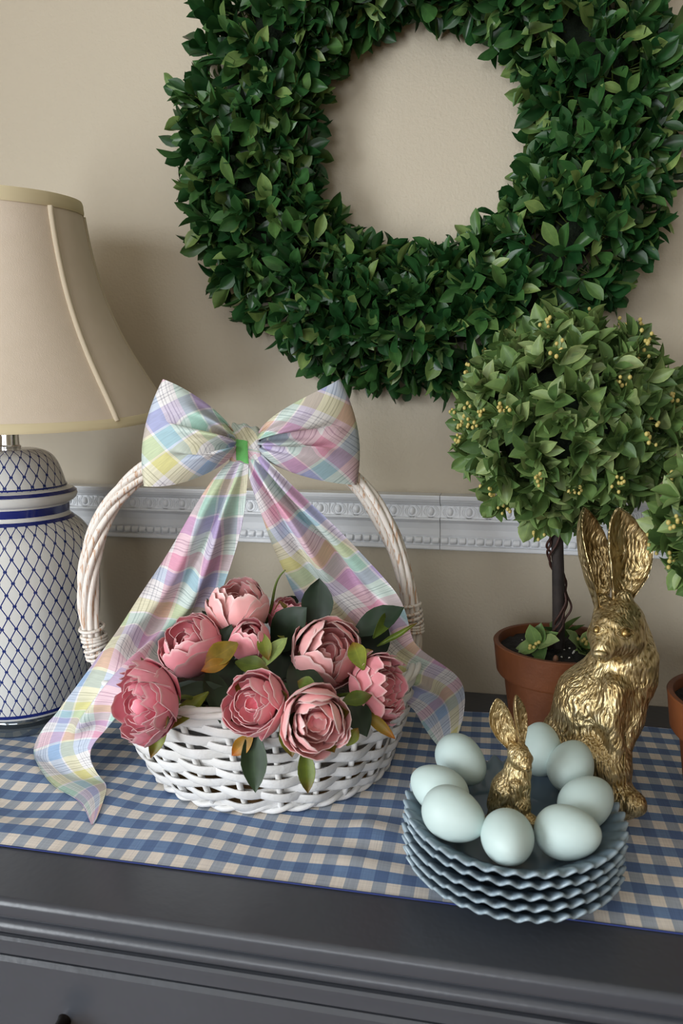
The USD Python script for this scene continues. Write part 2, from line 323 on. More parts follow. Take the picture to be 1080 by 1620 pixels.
def bands(seq):
    """stripes as a stepped ramp: (width, colour)"""
    tot = sum(w for w, _ in seq); out, x = [], 0.0
    for w, c in seq: out.append((x / tot, C(c))); x += w
    return out, tot
def plaid():
    W, G, PK, LV, YL, MT, BL = '#f1eeee', '#b0adb4', '#e9a9c0', '#bba8d2', '#e0da98', '#b4d8ca', '#a3c0e2'
    lines = [(3.4, W), (0.9, G), (1.8, W), (0.9, G), (3.2, W), (0.9, G), (1.8, W), (0.9, G), (3.4, W)]
    su = [(15, MT), (2, W), (15, LV), (2, W)] + lines + [(15, PK), (2, W), (14, BL), (2, W)] + lines + [(14, YL), (2, W)]
    sv = [(16, LV), (2, W), (13, MT)] + lines + [(15, BL), (2, W), (15, YL), (2, W)] + lines + [(15, PK), (2, W), (14, MT), (2, W)]
    ru, tu = bands(su); rv, tv = bands(sv)
    N = {'tc': ('texture_coordinate', {}), 's': ('separate_xyz', {}), 'ux': ('math', {'math_type': 'multiply', 'value2': 1000.0 / (tu * 1.3)}), 'vy': ('math', {'math_type': 'multiply', 'value2': 1000.0 / (tv * 1.3)}),
         'fx': ('math', {'math_type': 'fraction'}), 'fy': ('math', {'math_type': 'fraction'}), 'ru': ('rgb_ramp', {'ramp': ru, 'interpolate': False}), 'rv': ('rgb_ramp', {'ramp': rv, 'interpolate': False}),
         'm': ('mix', {'fac': 0.5}), 'g': ('hsv', {'saturation': 1.0, 'value': 0.97}), 'mp': ('mapping', {'scale': (700, 60, 1)}), 'n': ('noise_texture', {'scale': 1.0, 'detail': 2.0}),
         'nr': ('rgb_ramp', {'ramp': [(0.3, (0.9, 0.9, 0.9)), (0.7, (1.06, 1.06, 1.06))]}), 'mm': ('mix', {'mix_type': 'multiply', 'fac': 1.0}),
         'p': ('principled_bsdf', {'roughness': 0.8, 'sheen_weight': 0.15}), 't': ('translucent_bsdf', {}), 'x': ('mix_closure', {'fac': 0.16})}
    L = [('tc.UV', 's.vector'), ('s.x', 'ux.value1'), ('s.y', 'vy.value1'), ('ux.value', 'fx.value1'), ('vy.value', 'fy.value1'), ('fx.value', 'ru.fac'), ('fy.value', 'rv.fac'), ('ru.color', 'm.color1'), ('rv.color', 'm.color2'),
         ('m.color', 'g.color'), ('tc.UV', 'mp.vector'), ('mp.vector', 'n.vector'), ('n.fac', 'nr.fac'), ('g.color', 'mm.color1'), ('nr.color', 'mm.color2'), ('mm.color', 'p.base_color'), ('mm.color', 't.color'),
         ('p.BSDF', 'x.closure1'), ('t.BSDF', 'x.closure2')]
    return mk('plaid_ribbon', N, L, 'x.closure')
M['plaid'] = plaid()
M['green_check'] = plain('green_check', '#6fbf68', 0.8, '#67b562', 300.0)

def porcelain():
    """white glaze with a painted blue net; uv u = turns, v = metres along the profile; net lines where two slanted families run"""
    N = {'tc': ('texture_coordinate', {}), 's': ('separate_xyz', {})}
    L = [('tc.UV', 's.vector')]
    def mth(k, t, a=None, b=None, v2=None, v3=None):
        N[k] = ('math', {'math_type': t, **({'value2': v2} if v2 is not None else {}), **({'value3': v3} if v3 is not None else {})})
        if a: L.append((a, k + '.value1'))
        if b: L.append((b, k + '.value2'))
        return k + '.value'
    u = mth('u', 'multiply', 's.x', v2=1.0); v = mth('v', 'multiply', 's.y', v2=1.0)
    fu, fv = [], []
    for k, op in (('a', 'add'), ('b', 'subtract')):
        q = mth('s' + k, op, u, v); q = mth('f' + k, 'fraction', q); q = mth('c' + k, 'subtract', q, v2=0.5); q = mth('d' + k, 'absolute', q); fu.append(mth('e' + k, 'subtract', None)); 
        N['e' + k] = ('math', {'math_type': 'subtract', 'value1': 0.5}); L.append((q, 'e' + k + '.value2'))
    lo = mth('mn', 'minimum', 'ea.value', 'eb.value')
    for k in 'ab': mth('h' + k, 'add', 's' + k + '.value', v2=0.5); mth('g' + k, 'fraction', 'h' + k + '.value'); mth('k' + k, 'subtract', 'g' + k + '.value', v2=0.5)
    mth('du', 'add', 'ka.value', 'kb.value'); mth('dua', 'absolute', 'du.value'); mth('dv', 'subtract', 'ka.value', 'kb.value'); mth('dva', 'absolute', 'dv.value')
    N['line'] = ('map_range', {'from_min': 0.036, 'from_max': 0.058, 'to_min': 1.0, 'to_max': 0.0, 'clamp': True}); L.append((lo, 'line.value'))
    N['nu'] = ('map_range', {'from_min': 0.24, 'from_max': 0.30, 'to_min': 1.0, 'to_max': 0.0, 'clamp': True}); L.append(('dua.value', 'nu.value'))
    N['nv'] = ('map_range', {'from_min': 0.085, 'from_max': 0.125, 'to_min': 1.0, 'to_max': 0.0, 'clamp': True}); L.append(('dva.value', 'nv.value'))
    mth('node', 'multiply', 'nu.result', 'nv.result'); mth('mx', 'maximum', 'line.result', 'node.value')
    N['mix'] = ('mix', {'color1': C('#d9d9d6'), 'color2': C('#1f2f6e')}); L.append(('mx.value', 'mix.fac'))
    N['p'] = ('principled_bsdf', {'roughness': 0.1, 'specular_ior_level': 0.6}); L.append(('mix.color', 'p.base_color'))
    return mk('netted_porcelain', N, L)
M['net'] = porcelain()
M['white_glaze'] = plain('white_glaze', '#d9d9d6', 0.1)
M['blue_glaze'] = plain('blue_glaze', '#1b2870', 0.1)

# ================================================================== the setting
WALL = 1.0178
RX0, RX1, RY0, RZ1 = -1.35, 3.2, -2.9, 2.55
def struct(name, mesh, m, smooth=False, **k):
    p = numbered('/World', name); v, f = mesh if isinstance(mesh, tuple) else arr(mesh)
    q = usdkit.mesh(stage, p, (v, f), m, smooth=smooth); LOC[p] = np.zeros(3)
    keys(q.GetPrim(), kind='structure', **k); return p
struct('wall_back', box(RX0 - 0.1, RX1 + 0.1, WALL, WALL + 0.1, 0, RZ1), M['wall'], label='cream painted wall with a fine roller texture behind the dresser')
struct('floor', box(RX0, RX1, RY0, WALL, -0.05, 0), M['floor'], label='brown wooden floor')
struct('ceiling', box(RX0, RX1, RY0, WALL, RZ1, RZ1 + 0.05), M['ceiling'], label='white ceiling')
struct('wall_right', box(RX1, RX1 + 0.1, RY0, WALL, 0, RZ1), M['wall'], label='cream right wall')
y0, y1, z0, z1 = WY - WW / 2, WY + WW / 2, WZ - WH / 2, WZ + WH / 2
struct('wall_left', cat(box(RX0 - 0.1, RX0, RY0, y0, 0, RZ1), box(RX0 - 0.1, RX0, y1, WALL, 0, RZ1), box(RX0 - 0.1, RX0, y0, y1, 0, z0), box(RX0 - 0.1, RX0, y0, y1, z1, RZ1)), M['wall'], label='cream left wall with a window opening')
fx0, fx1, fz0, fz1 = -1.30, 0.10, 0.9, 2.1
struct('wall_front', cat(box(RX0, fx0, RY0 - 0.1, RY0, 0, RZ1), box(fx1, RX1, RY0 - 0.1, RY0, 0, RZ1), box(fx0, fx1, RY0 - 0.1, RY0, 0, fz0), box(fx0, fx1, RY0 - 0.1, RY0, fz1, RZ1)), M['wall'], label='cream front wall with an opening for the added fill window')
w1 = thing('window_1', 'white framed window in the left wall', 'window', (RX0, WY, z0)); stage.GetPrimAtPath(w1).ClearCustomDataByKey('category')
keys(stage.GetPrimAtPath(w1), kind='structure')
part(w1, 'window_frame', cat(box(RX0 - 0.05, RX0 - 0.01, y0, y0 + 0.05, z0, z1), box(RX0 - 0.05, RX0 - 0.01, y1 - 0.05, y1, z0, z1), box(RX0 - 0.05, RX0 - 0.01, y0 + .05, y1 - .05, z0, z0 + 0.05), box(RX0 - 0.05, RX0 - 0.01, y0 + .05, y1 - .05, z1 - 0.05, z1), box(RX0 - 0.045, RX0 - 0.015, y0 + .05, y1 - .05, WZ - 0.02, WZ + 0.02)), M['trim'], smooth=False)
part(w1, 'pane', box(RX0 - 0.032, RX0 - 0.028, y0 + .05, y1 - .05, z0 + .05, z1 - .05), M['pane'], smooth=False)
w2 = thing('window_2', 'added unseen white framed window housing the rear fill light', 'window', (fx0, RY0, fz0)); stage.GetPrimAtPath(w2).ClearCustomDataByKey('category')  # invented window, put in the unseen front wall to carry the fill light
keys(stage.GetPrimAtPath(w2), kind='structure')
part(w2, 'window_frame', cat(box(fx0, fx0 + 0.05, RY0 - 0.03, RY0 - 0.005, fz0, fz1), box(fx1 - 0.05, fx1, RY0 - 0.03, RY0 - 0.005, fz0, fz1), box(fx0 + .05, fx1 - .05, RY0 - 0.03, RY0 - 0.005, fz0, fz0 + 0.05), box(fx0 + .05, fx1 - .05, RY0 - 0.03, RY0 - 0.005, fz1 - 0.05, fz1)), M['trim'], smooth=False)

part(w2, 'pane', box(fx0 + .05, fx1 - .05, RY0 - 0.02, RY0 - 0.016, fz0 + .05, fz1 - .05), M['pane'], smooth=False)
def extrude_x(P, x0, x1):
    from shapely.geometry import Polygon
    n = len(P); v = np.array([(x, y, z) for x in (x0, x1) for y, z in P]); f = []
    A = sum(P[i][0] * P[(i + 1) % n][1] - P[(i + 1) % n][0] * P[i][1] for i in range(n))
    for i in range(n):
        j = (i + 1) % n; q = [(i, j, n + j), (i, n + j, n + i)]; f += q if A < 0 else [t[::-1] for t in q]
    vv, tt = trimesh.creation.triangulate_polygon(Polygon(P), engine='earcut')
    tr = []
    for t in tt:
        ids = [int(np.argmin(np.linalg.norm(np.array(P) - vv[k], axis=1))) for k in t]
        ar = np.cross(np.array(P[ids[1]]) - P[ids[0]], np.array(P[ids[2]]) - P[ids[0]])
        if ar < 0: ids = ids[::-1]
        tr.append(ids)
    f += [tuple(i[::-1]) for i in tr] + [tuple(np.array(i) + n) for i in tr]
    if True:
        m = trimesh.Trimesh(v, np.array(f), process=False); m.fix_normals(); return np.array(m.vertices), np.array(m.faces)

# chair rail: two lengths of moulding meeting at a joint, carved egg ornaments and beads on it
SEAM = float(ony(697, 840, WALL)[0])
RAIL = [(0.0, 0.0), (0.0095, 0.0), (0.0105, 0.0012), (0.0105, 0.0052), (0.0075, 0.0062), (0.0065, 0.0075), (0.0065, 0.0165), (0.0075, 0.018), (0.0085, 0.020),
        (0.0095, 0.028), (0.0125, 0.0365), (0.0170, 0.0405), (0.0185, 0.0415), (0.0185, 0.0435), (0.0150, 0.0445), (0.0145, 0.0600), (0.0195, 0.0625), (0.0205, 0.0640),
        (0.0235, 0.0660), (0.0255, 0.0690), (0.0270, 0.0695), (0.0280, 0.0735), (0.0280, 0.0750), (0.0, 0.0750)]
RZ = TZ + 0.1985
def rail(x0, x1, gap0, gap1): return extrude_x([(WALL - d, RZ + z) for d, z in RAIL], x0 + gap0, x1 - gap1)
def egg_ornament(x, z):
    """a raised boss inside two raised rings, with a slim dart to its right"""
    yb = WALL - 0.0145
    out = []
    h = trimesh.creation.icosphere(subdivisions=2, radius=1.0); v = np.array(h.vertices); keep = v * [0.0044, 0.0040, 0.0058] + [x, yb, z]; out.append((keep, np.array(h.faces)))
    for rx, rz, r in ((0.0072, 0.0076, 0.0012), (0.0099, 0.0080, 0.0012)):
        a = np.linspace(-0.35 * np.pi, 1.35 * np.pi, 15) - 0
        p = np.stack([x + rx * np.cos(a + np.pi), np.full(15, yb - 0.0004), z - 0.0003 - rz * np.sin(a + np.pi) * -1], -1)
        out.append(tube(p, r, 5))
    d = np.array([(x + 0.01245, yb - 0.0002, z + 0.0072), (x + 0.01245, yb - 0.0006, z - 0.0072)]); out.append(tube(d, np.array([0.0013, 0.0006]), 5))
    return cat(*out)
def bead(x, w):
    a = np.linspace(0, 2 * np.pi, 9)[:-1]
    pts = [(x + s * w * k, WALL - 0.0075 - 0.0042 * np.cos(q) * (1 - 0.25 * (k > .8)), RZ + 0.0120 + 0.0047 * np.sin(q) * (1 - 0.25 * (k > .8))) for s in (-1, 1) for k in (0.75, 1.0) for q in a]
    return arr(manifold3d.Manifold.hull_points(np.array(pts)))
t1 = struct('trim_1', rail(RX0, SEAM, 0, 0.0006), M['trim'], label='white carved chair rail left of the joint')
t2 = struct('trim_2', rail(SEAM, RX1, 0.0002, 0), M['trim'], label='white carved chair rail right of the joint')
P_EGG, P_BEAD = 0.0249, 0.01165
xl, xr = float(ony(-20, 800, WALL)[0]), float(ony(1100, 800, WALL)[0])
k0 = int((xl - SEAM) / P_EGG) - 1
for k in range(k0, int((xr - SEAM) / P_EGG) + 2):
    x = SEAM + (k + 0.5) * P_EGG; part(t1 if x < SEAM else t2, 'egg_ornament', egg_ornament(x, RZ + 0.0523), M['trim'], smooth=50)
for k in range(int((xl - SEAM) / P_BEAD) - 1, int((xr - SEAM) / P_BEAD) + 2):
    x = SEAM + (k + 0.5) * P_BEAD; part(t1 if x < SEAM else t2, 'bead', bead(x, 0.0047), M['trim'], smooth=50)

# ================================================================== dresser
DX0, DX1, DY0 = -0.98, 0.60, 0.5
dr = thing('dresser', 'dark grey painted dresser with a moulded top edge and drawers', 'dresser', ((DX0 + DX1) / 2, 0.75, 0))
nose = [(DY0 + 0.006 + 0.006 * math.cos(a), TZ - 0.006 + 0.006 * math.sin(a)) for a in np.linspace(math.pi / 2, math.pi * 0.98, 7)]
topP = [(WALL - 0.003, TZ)] + nose + [(DY0, TZ - 0.013), (DY0 + 0.0015, TZ - 0.0155), (DY0 + 0.0045, TZ - 0.017), (DY0 + 0.0045, TZ - 0.0185)] + \
       [(DY0 + 0.0045 - 0.006 * math.sin(a), TZ - 0.0245 + 0.006 * math.cos(a)) for a in np.linspace(0.1, math.pi * 0.95, 7)] + [(DY0 + 0.004, TZ - 0.032), (WALL - 0.003, TZ - 0.032)]
part(dr, 'top', extrude_x(topP, DX0, DX1), M['dresser'], smooth=35)
apP = [(DY0 + 0.30, TZ - 0.0325), (DY0 + 0.0005, TZ - 0.0325), (DY0 - 0.0015, TZ - 0.0345), (DY0 - 0.0015, TZ - 0.038), (DY0 + 0.0015, TZ - 0.040), (DY0 + 0.0012, TZ - 0.049), (DY0 + 0.30, TZ - 0.049)]
part(dr, 'apron_moulding', extrude_x(apP, DX0 + 0.012, DX1 - 0.012), M['dresser'], smooth=35)
part(dr, 'body', box(DX0 + 0.02, DX1 - 0.02, DY0 + 0.012, WALL - 0.004, 0.08, TZ - 0.05), M['dresser'], smooth=False)
for sx in (DX0 + 0.05, DX1 - 0.05):
    for sy in (DY0 + 0.045, WALL - 0.05): part(dr, 'foot', bevel_box(sx - 0.03, sx + 0.03, sy - 0.03, sy + 0.03, 0, 0.0795, 0.004), M['dresser'], smooth=False)
KN = ony(74, 1655, DY0 - 0.026)
for k, (zt, zb) in enumerate(((TZ - 0.052, 0.58), (0.572, 0.34), (0.332, 0.10))):
    d = part(dr, 'drawer', bevel_box(DX0 + 0.035, DX1 - 0.035, DY0 - 0.0005, DY0 + 0.0115, zb, zt, 0.003), M['dresser'], smooth=False)
    for x in (KN[0], DX0 + DX1 - KN[0]):
        zc = KN[2] if k == 0 else (zt + zb) / 2
        prof = [(0.0001, 0.0), (0.006, 0.0), (0.005, 0.003), (0.0045, 0.012), (0.009, 0.016), (0.0125, 0.021), (0.0125, 0.024), (0.0105, 0.0265), (0.0001, 0.0268)]
        v, f = lathe(prof, n=28); v = np.stack([v[:, 0] + x, DY0 - 0.0005 - v[:, 2], v[:, 1] + zc], -1)
        part(d, 'knob', (v, f), M['knob'])
        if k == 0:
            v, f = lathe([(0.0085, 0.0262), (0.0075, 0.0285), (0.004, 0.0305), (0.0001, 0.031)], n=24); v = np.stack([v[:, 0] + x, DY0 - 0.0005 - v[:, 2], v[:, 1] + zc], -1)
            part(d, 'knob_centre', (v, f), M['knob_glass'])

# ================================================================== gingham runner
RY_F, RY_B = 0.5668, 0.945
def cloth_h(x, y):
    z = 0.0012 + 0 * x
    fade = np.clip((-0.20 - x) / 0.25, 0, 1) * np.clip((y - 0.566) / 0.03, 0, 1) * np.clip((0.80 - y) / 0.12, 0, 1)
    fade = fade * np.clip((np.hypot(x + 0.5695, y - 0.82) - 0.068) / 0.03, 0, 1)
    z = z + fade * 0.0040 * (1 + np.sin(2 * np.pi * (x * 4.2 + y * 9.0)) * 0.6 + 0.4 * np.sin(2 * np.pi * (x * 7.5 - y * 3.0)))
    bk_ = np.clip((np.hypot(x + 0.235, y - 0.78) - 0.142) / 0.03, 0, 1); fade = fade * 1.0; z = 0.0012 + (z - 0.0012) * bk_
    f2 = bk_ * np.clip((np.hypot(x - 0.0228, y - 0.6165) - 0.064) / 0.03, 0, 1) * np.clip((x + 0.17) / 0.06, 0, 1) * np.clip((-0.055 - x) / 0.05, 0, 1) * np.clip((0.75 - y) / 0.05, 0, 1) * np.clip((y - 0.58) / 0.04, 0, 1)
    return z + f2 * 0.0022 * (1 + np.sin(2 * np.pi * (x * 3 + y * 16)))
gx = np.linspace(-1.0, 0.62, 260); gx = np.clip(gx, -0.97, 0.592); gy = np.linspace(RY_F, RY_B, 90)
X, Y = np.meshgrid(gx, gy, indexing='ij')
wob = 0.0022 * np.sin(X * 19 + 1.0) + 0.0012 * np.sin(X * 43)
Yw = Y + wob * np.clip((Y - RY_F) / 0.05, 0, 1) * 1.2
CV = np.stack([X, Yw, TZ + cloth_h(X, Y)], -1).reshape(-1, 3)
cuv = np.stack([X - 0.004, Y - 0.589 + 0.029 * 0.25 + 10 * 0.029], -1).reshape(-1, 2); cuv[:, 0] += 10 * 0.0235
cm, cu = solid_grid(CV, len(gx), len(gy), 0.0010, cuv)
rn = thing('table_runner', 'blue and white gingham cloth runner lying along the dresser top', 'table runner', (-0.18, 0.755, TZ))
part(rn, 'cloth', cm, M['gingham'], uv=cu)
for yy, nm in ((RY_F, 'hem_thread'), (RY_B, 'hem_thread')):
    xs = np.linspace(-0.968, 0.59, 120); yl = yy - 0.0006 if yy == RY_F else yy + 0.0006 + 1.2 * (0.0022 * np.sin(xs * 19 + 1.0) + 0.0012 * np.sin(xs * 43))
    part(rn, nm, tube(np.stack([xs, np.broadcast_to(yl, len(xs)), np.full(len(xs), TZ + 0.0012)], -1), 0.0006, 6), M['hem'], label='dark blue hem thread')
CZ = TZ + 0.0020                            # top of the cloth

# ================================================================== table lamp
LX, LY = -0.5695, 0.82
lp = thing('table_lamp', 'table lamp with a blue and white netted porcelain jar and a cream bell shade', 'lamp', (LX, LY, CZ))
lc = (LX, LY, TZ)
z_ = CZ - TZ
part(lp, 'foot', lathe([(0.0001, z_), (0.061, z_), (0.063, z_ + 0.002), (0.063, z_ + 0.009), (0.061, z_ + 0.011), (0.053, z_ + 0.0125), (0.052, z_ + 0.0145), (0.052, z_ + 0.022), (0.0505, z_ + 0.0235), (0.0001, z_ + 0.0235)], lc), M['acrylic'], smooth=30, label='dark glossy clear foot')
NC = 40
def netted(prof, name, ncell, pitch, v0=0.0):
    P = smooth_curve([(r, 0, z) for r, z in prof], 60)[:, [0, 2]]
    (v, f), uv = lathe(P, lc, 120, True); uv = uv.copy(); uv[:, 0] *= ncell; uv[:, 1] = uv[:, 1] / pitch + v0
    part(lp, name, (v, f), M['net'], uv=uv)
zb = z_ + 0.0235
part(lp, 'jar_base', lathe([(0.0001, zb), (0.068, zb), (0.0705, zb + 0.001), (0.0718, zb + 0.004)], lc), M['white_glaze'], smooth=30)
def band(r0, z0, r1, z1, mt, nm, out=0.0006):
    part(lp, nm, lathe([(r0 + out, z0), ((r0 + r1) / 2 + out * 1.6, (z0 + z1) / 2), (r1 + out, z1)], lc), mt, smooth=60)
netted([(0.0718, zb + 0.004), (0.0765, 0.045), (0.0865, 0.088), (0.0935, 0.135), (0.0958, 0.175), (0.0950, 0.205), (0.0905, 0.228), (0.0810, 0.246), (0.0690, 0.257)], 'jar', NC, 0.0262)
band(0.0718, zb + 0.004, 0.0728, zb + 0.009, M['blue_glaze'], 'blue_band', 0.0005)
part(lp, 'jar_neck', lathe([(0.0690, 0.257), (0.0655, 0.2605), (0.0640, 0.263), (0.0640, 0.276), (0.0665, 0.277)], lc), M['white_glaze'], smooth=40)
band(0.0700, 0.2562, 0.0660, 0.2598, M['blue_glaze'], 'blue_band', 0.0004)
band(0.0640, 0.2645, 0.0640, 0.2735, M['blue_glaze'], 'blue_band', 0.0004)
part(lp, 'lid_rim', lathe([(0.0640, 0.2762), (0.0690, 0.2765), (0.0728, 0.2800), (0.0745, 0.2845), (0.0735, 0.2885), (0.0700, 0.2915), (0.0655, 0.2935), (0.0628, 0.2945)], lc), M['white_glaze'], smooth=60)
band(0.0735, 0.2885, 0.0690, 0.2920, M['blue_glaze'], 'blue_band', 0.0005)
netted([(0.0628, 0.2945), (0.0600, 0.305), (0.0560, 0.318), (0.0510, 0.328), (0.0445, 0.3345), (0.036, 0.3385), (0.030, 0.3395)], 'lid', 26, 0.0245, 0.3)
band(0.0626, 0.2950, 0.0622, 0.2970, M['blue_glaze'], 'blue_band', 0.0005)
part(lp, 'lid_top', lathe([(0.030, 0.3395), (0.0001, 0.3415)], lc), M['white_glaze'])
band(0.0345, 0.3388, 0.0300, 0.3396, M['blue_glaze'], 'blue_band', 0.0004)
part(lp, 'neck', lathe([(0.0001, 0.3405), (0.0135, 0.3405), (0.0138, 0.343), (0.0120, 0.3445), (0.0120, 0.362), (0.0100, 0.364), (0.0001, 0.364)], lc), M['chrome'], smooth=30)
part(lp, 'socket', lathe([(0.0001, 0.364), (0.008, 0.364), (0.013, 0.37), (0.013, 0.40), (0.0001, 0.402)], lc), M['chrome'], smooth=30)
# shade: eight gores, bell outline
SH = [(0.1885, 0.3845), (0.1850, 0.392), (0.1730, 0.412), (0.1530, 0.443), (0.1335, 0.478), (0.1180, 0.514), (0.1065, 0.552), (0.0990, 0.588), (0.0955, 0.612), (0.0945, 0.622)]
SP = smooth_curve([(r, 0, z) for r, z in SH], 40)[:, [0, 2]]
VIEW = math.atan2(CAM[1] - LY, CAM[0] - LX); RIB0 = VIEW + math.radians(35)
na = 160; an = np.linspace(0, 2 * np.pi, na, endpoint=False) + RIB0
gore = 1 - 0.018 * np.sin(np.abs(((an - RIB0) % (np.pi / 3)) / (np.pi / 3)) * np.pi) 
TPV = np.array([LX, LY, TZ + 0.40]); TAX = np.array([-math.sin(VIEW), math.cos(VIEW), 0.0])
TRM = trimesh.transformations.rotation_matrix(math.radians(5.5), TAX)[:3, :3]
def tilt(v): return (np.asarray(v, float) - TPV) @ TRM.T + TPV      # the shade sits a little askew, tipped towards the room
def shade_surf(P, dr_):
    r = (P[None, :, 0]) * gore[:, None] + dr_
    return np.stack([LX + r * np.cos(an)[:, None], LY + r * np.sin(an)[:, None], TZ + np.broadcast_to(P[None, :, 1], r.shape)], -1).reshape(-1, 3)
vo, vi = tilt(shade_surf(SP, 0.0)), tilt(shade_surf(SP, -0.002)); f = gridfaces(na, len(SP), True)
rimf = []
for j in (0, len(SP) - 1):
    i = np.arange(na) * len(SP) + j; k = np.roll(i, -1); o = len(vo)
    q = np.vstack([np.stack([i, i + o, k + o], -1), np.stack([i, k + o, k], -1)]); rimf.append(q if j == 0 else q[:, ::-1])
shp = part(lp, 'shade', (np.vstack([vo, vi]), np.vstack([f, f[:, ::-1] + len(vo)] + rimf)), M['shade'], smooth=40)
def hoop(z0, z1, t):
    zz = np.linspace(z0, z1, 6); rr = np.interp(zz, SP[:, 1], SP[:, 0])
    P = np.array([(rr[0] - 0.0025, z0)] + [(r + t * (0.6 if k in (0, 5) else 1.2), z) for k, (r, z) in enumerate(zip(rr, zz))] + [(rr[-1] - 0.0025, z1), (rr[0] - 0.0025, z0)]); n = len(P)
    v = np.stack([LX + P[None, :, 0] * gore[:, None] * np.cos(an)[:, None], LY + P[None, :, 0] * gore[:, None] * np.sin(an)[:, None], TZ + np.broadcast_to(P[None, :, 1], (na, n))], -1).reshape(-1, 3)
    return tilt(v), gridfaces(na, n, True)
part(shp, 'lower_trim', hoop(0.3838, 0.3935, 0.0014), M['shade_trim'], label='yellowish lower trim band')
part(shp, 'upper_trim', hoop(0.6085, 0.6228, 0.0016), M['shade_trim'], label='yellowish upper trim band')
for k in range(6):
    a = RIB0 + k * np.pi / 3
    p = np.stack([LX + (SP[:, 0] + 0.0006) * np.cos(a), LY + (SP[:, 0] + 0.0006) * np.sin(a), TZ + SP[:, 1]], -1)[1:-2]
    part(shp, 'rib', tube(tilt(p), 0.0034, 6), M['rib'], smooth=60)
for k in range(3):
    a = k * 2 * np.pi / 3 + 0.4
    part(lp, 'shade_spoke', tube([(LX + 0.0125 * np.cos(a), LY + 0.0125 * np.sin(a), TZ + 0.396), (LX + 0.05 * np.cos(a), LY + 0.05 * np.sin(a), TZ + 0.40), tuple(tilt([LX + 0.180 * np.cos(a), LY + 0.180 * np.sin(a), TZ + 0.391]))], 0.0013, 6), M['chrome'])

# ================================================================== stack of fluted plates
PX, PY = 0.0228, 0.6165
PZ0 = CZ + 0.0002
def plate_mesh():
    nf, n = 38, 228
    a = np.linspace(0, 2 * np.pi, n, endpoint=False); w = np.cos(nf * a)
    prof = [(0.0001, 0.0012, 0), (0.050, 0.0012, 0), (0.0535, 0.0, 0), (0.0575, 0.0, .1), (0.0600, 0.0016, .2), (0.0675, 0.0068, .35), (0.0745, 0.0130, .6), (0.0790, 0.0166, .8), (0.0840, 0.0186, 1), (0.0878, 0.0193, 1.08), (0.0897, 0.0200, 1.1), (0.0904, 0.0212, 1.1),
            (0.0898, 0.0224, 1.1), (0.0880, 0.0229, 1.08), (0.0845, 0.0218, 1), (0.0800, 0.0196, .8), (0.0735, 0.0158, .5), (0.0660, 0.0098, .3), (0.0600, 0.0056, .15), (0.0550, 0.0042, 0), (0.0001, 0.0038, 0)]
    v = []
    for r, z, k in prof:
        rr = r + k * 0.0017 * w; zz = z + 0.0026 * (max(0, k - 0.5) / 0.6) ** 1.5 * w
        v.append(np.stack([rr * np.cos(a), rr * np.sin(a), zz + 0 * a], -1))
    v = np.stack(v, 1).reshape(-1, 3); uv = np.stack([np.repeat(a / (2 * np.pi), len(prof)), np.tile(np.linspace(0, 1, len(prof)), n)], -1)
    return v, gridfaces(n, len(prof), True), uv
pv, pf, puv = plate_mesh()
plate_labels = ['lowest blue-grey fluted plate of the stack, resting on the gingham cloth', 'second plate from the bottom of the fluted blue-grey stack', 'middle plate of the five stacked fluted blue-grey plates',
                'second plate from the top of the fluted blue-grey stack', 'topmost blue-grey fluted plate of the stack, holding the eggs and the small gold rabbit']
PSTEP = 0.00905
rngp = random.Random(4)
for k in range(5):
    p = numbered('/World', 'fluted_plate'); loc = (PX + (0 if k in (0, 4) else rngp.uniform(-.0012, .0012)), PY + (0 if k in (0, 4) else rngp.uniform(-.0012, .0012)), PZ0 + k * PSTEP)
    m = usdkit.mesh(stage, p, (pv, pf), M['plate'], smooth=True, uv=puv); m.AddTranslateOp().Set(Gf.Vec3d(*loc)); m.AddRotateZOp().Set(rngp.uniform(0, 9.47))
    keys(m.GetPrim(), label=plate_labels[k], category='plate', group='stack of fluted plates')
PT = PZ0 + 4 * PSTEP                        # underside of the top plate

# ================================================================== eggs
def egg_mesh(L, W):
    t = np.linspace(0, np.pi, 40); x = -np.cos(t) * L / 2; r = np.sin(t) * W / 2 * (1 - 0.13 * np.cos(np.pi - t)) ; r = np.maximum(r, 1e-5)
    v, f = lathe(list(zip(r, x)), n=56); return v[:, [2, 0, 1]], f
EGGS = [  # pixel centre, pixel direction of the blunt end, length, width, lift, label
    (729, 1224, 36, 20, .0530, .0405, 'pale blue egg at the far left of the plate, behind the two left ones'),
    (694, 1264, -40, -12, .0530, .0400, 'leftmost pale blue egg on the top plate'),
    (717, 1308, 40, 14, .0530, .0415, 'large pale blue egg at the front left of the plate'),
    (802, 1336, 3, 50, .0500, .0405, 'pale blue egg at the very front, seen end on'),
    (897, 1325, 40, 10, .0515, .0410, 'pale blue egg at the front right of the plate'),
    (927, 1281, 40, -17, .0520, .0400, 'rightmost pale blue egg, resting against the plate rim'),
    (902, 1238, 26, -30, .0500, .0395, 'pale blue egg at the far right, just before the large gold rabbit'),
    (852, 1215, 6, -48, .0520, .0395, 'pale blue egg at the back, half hidden by the small gold rabbit')]
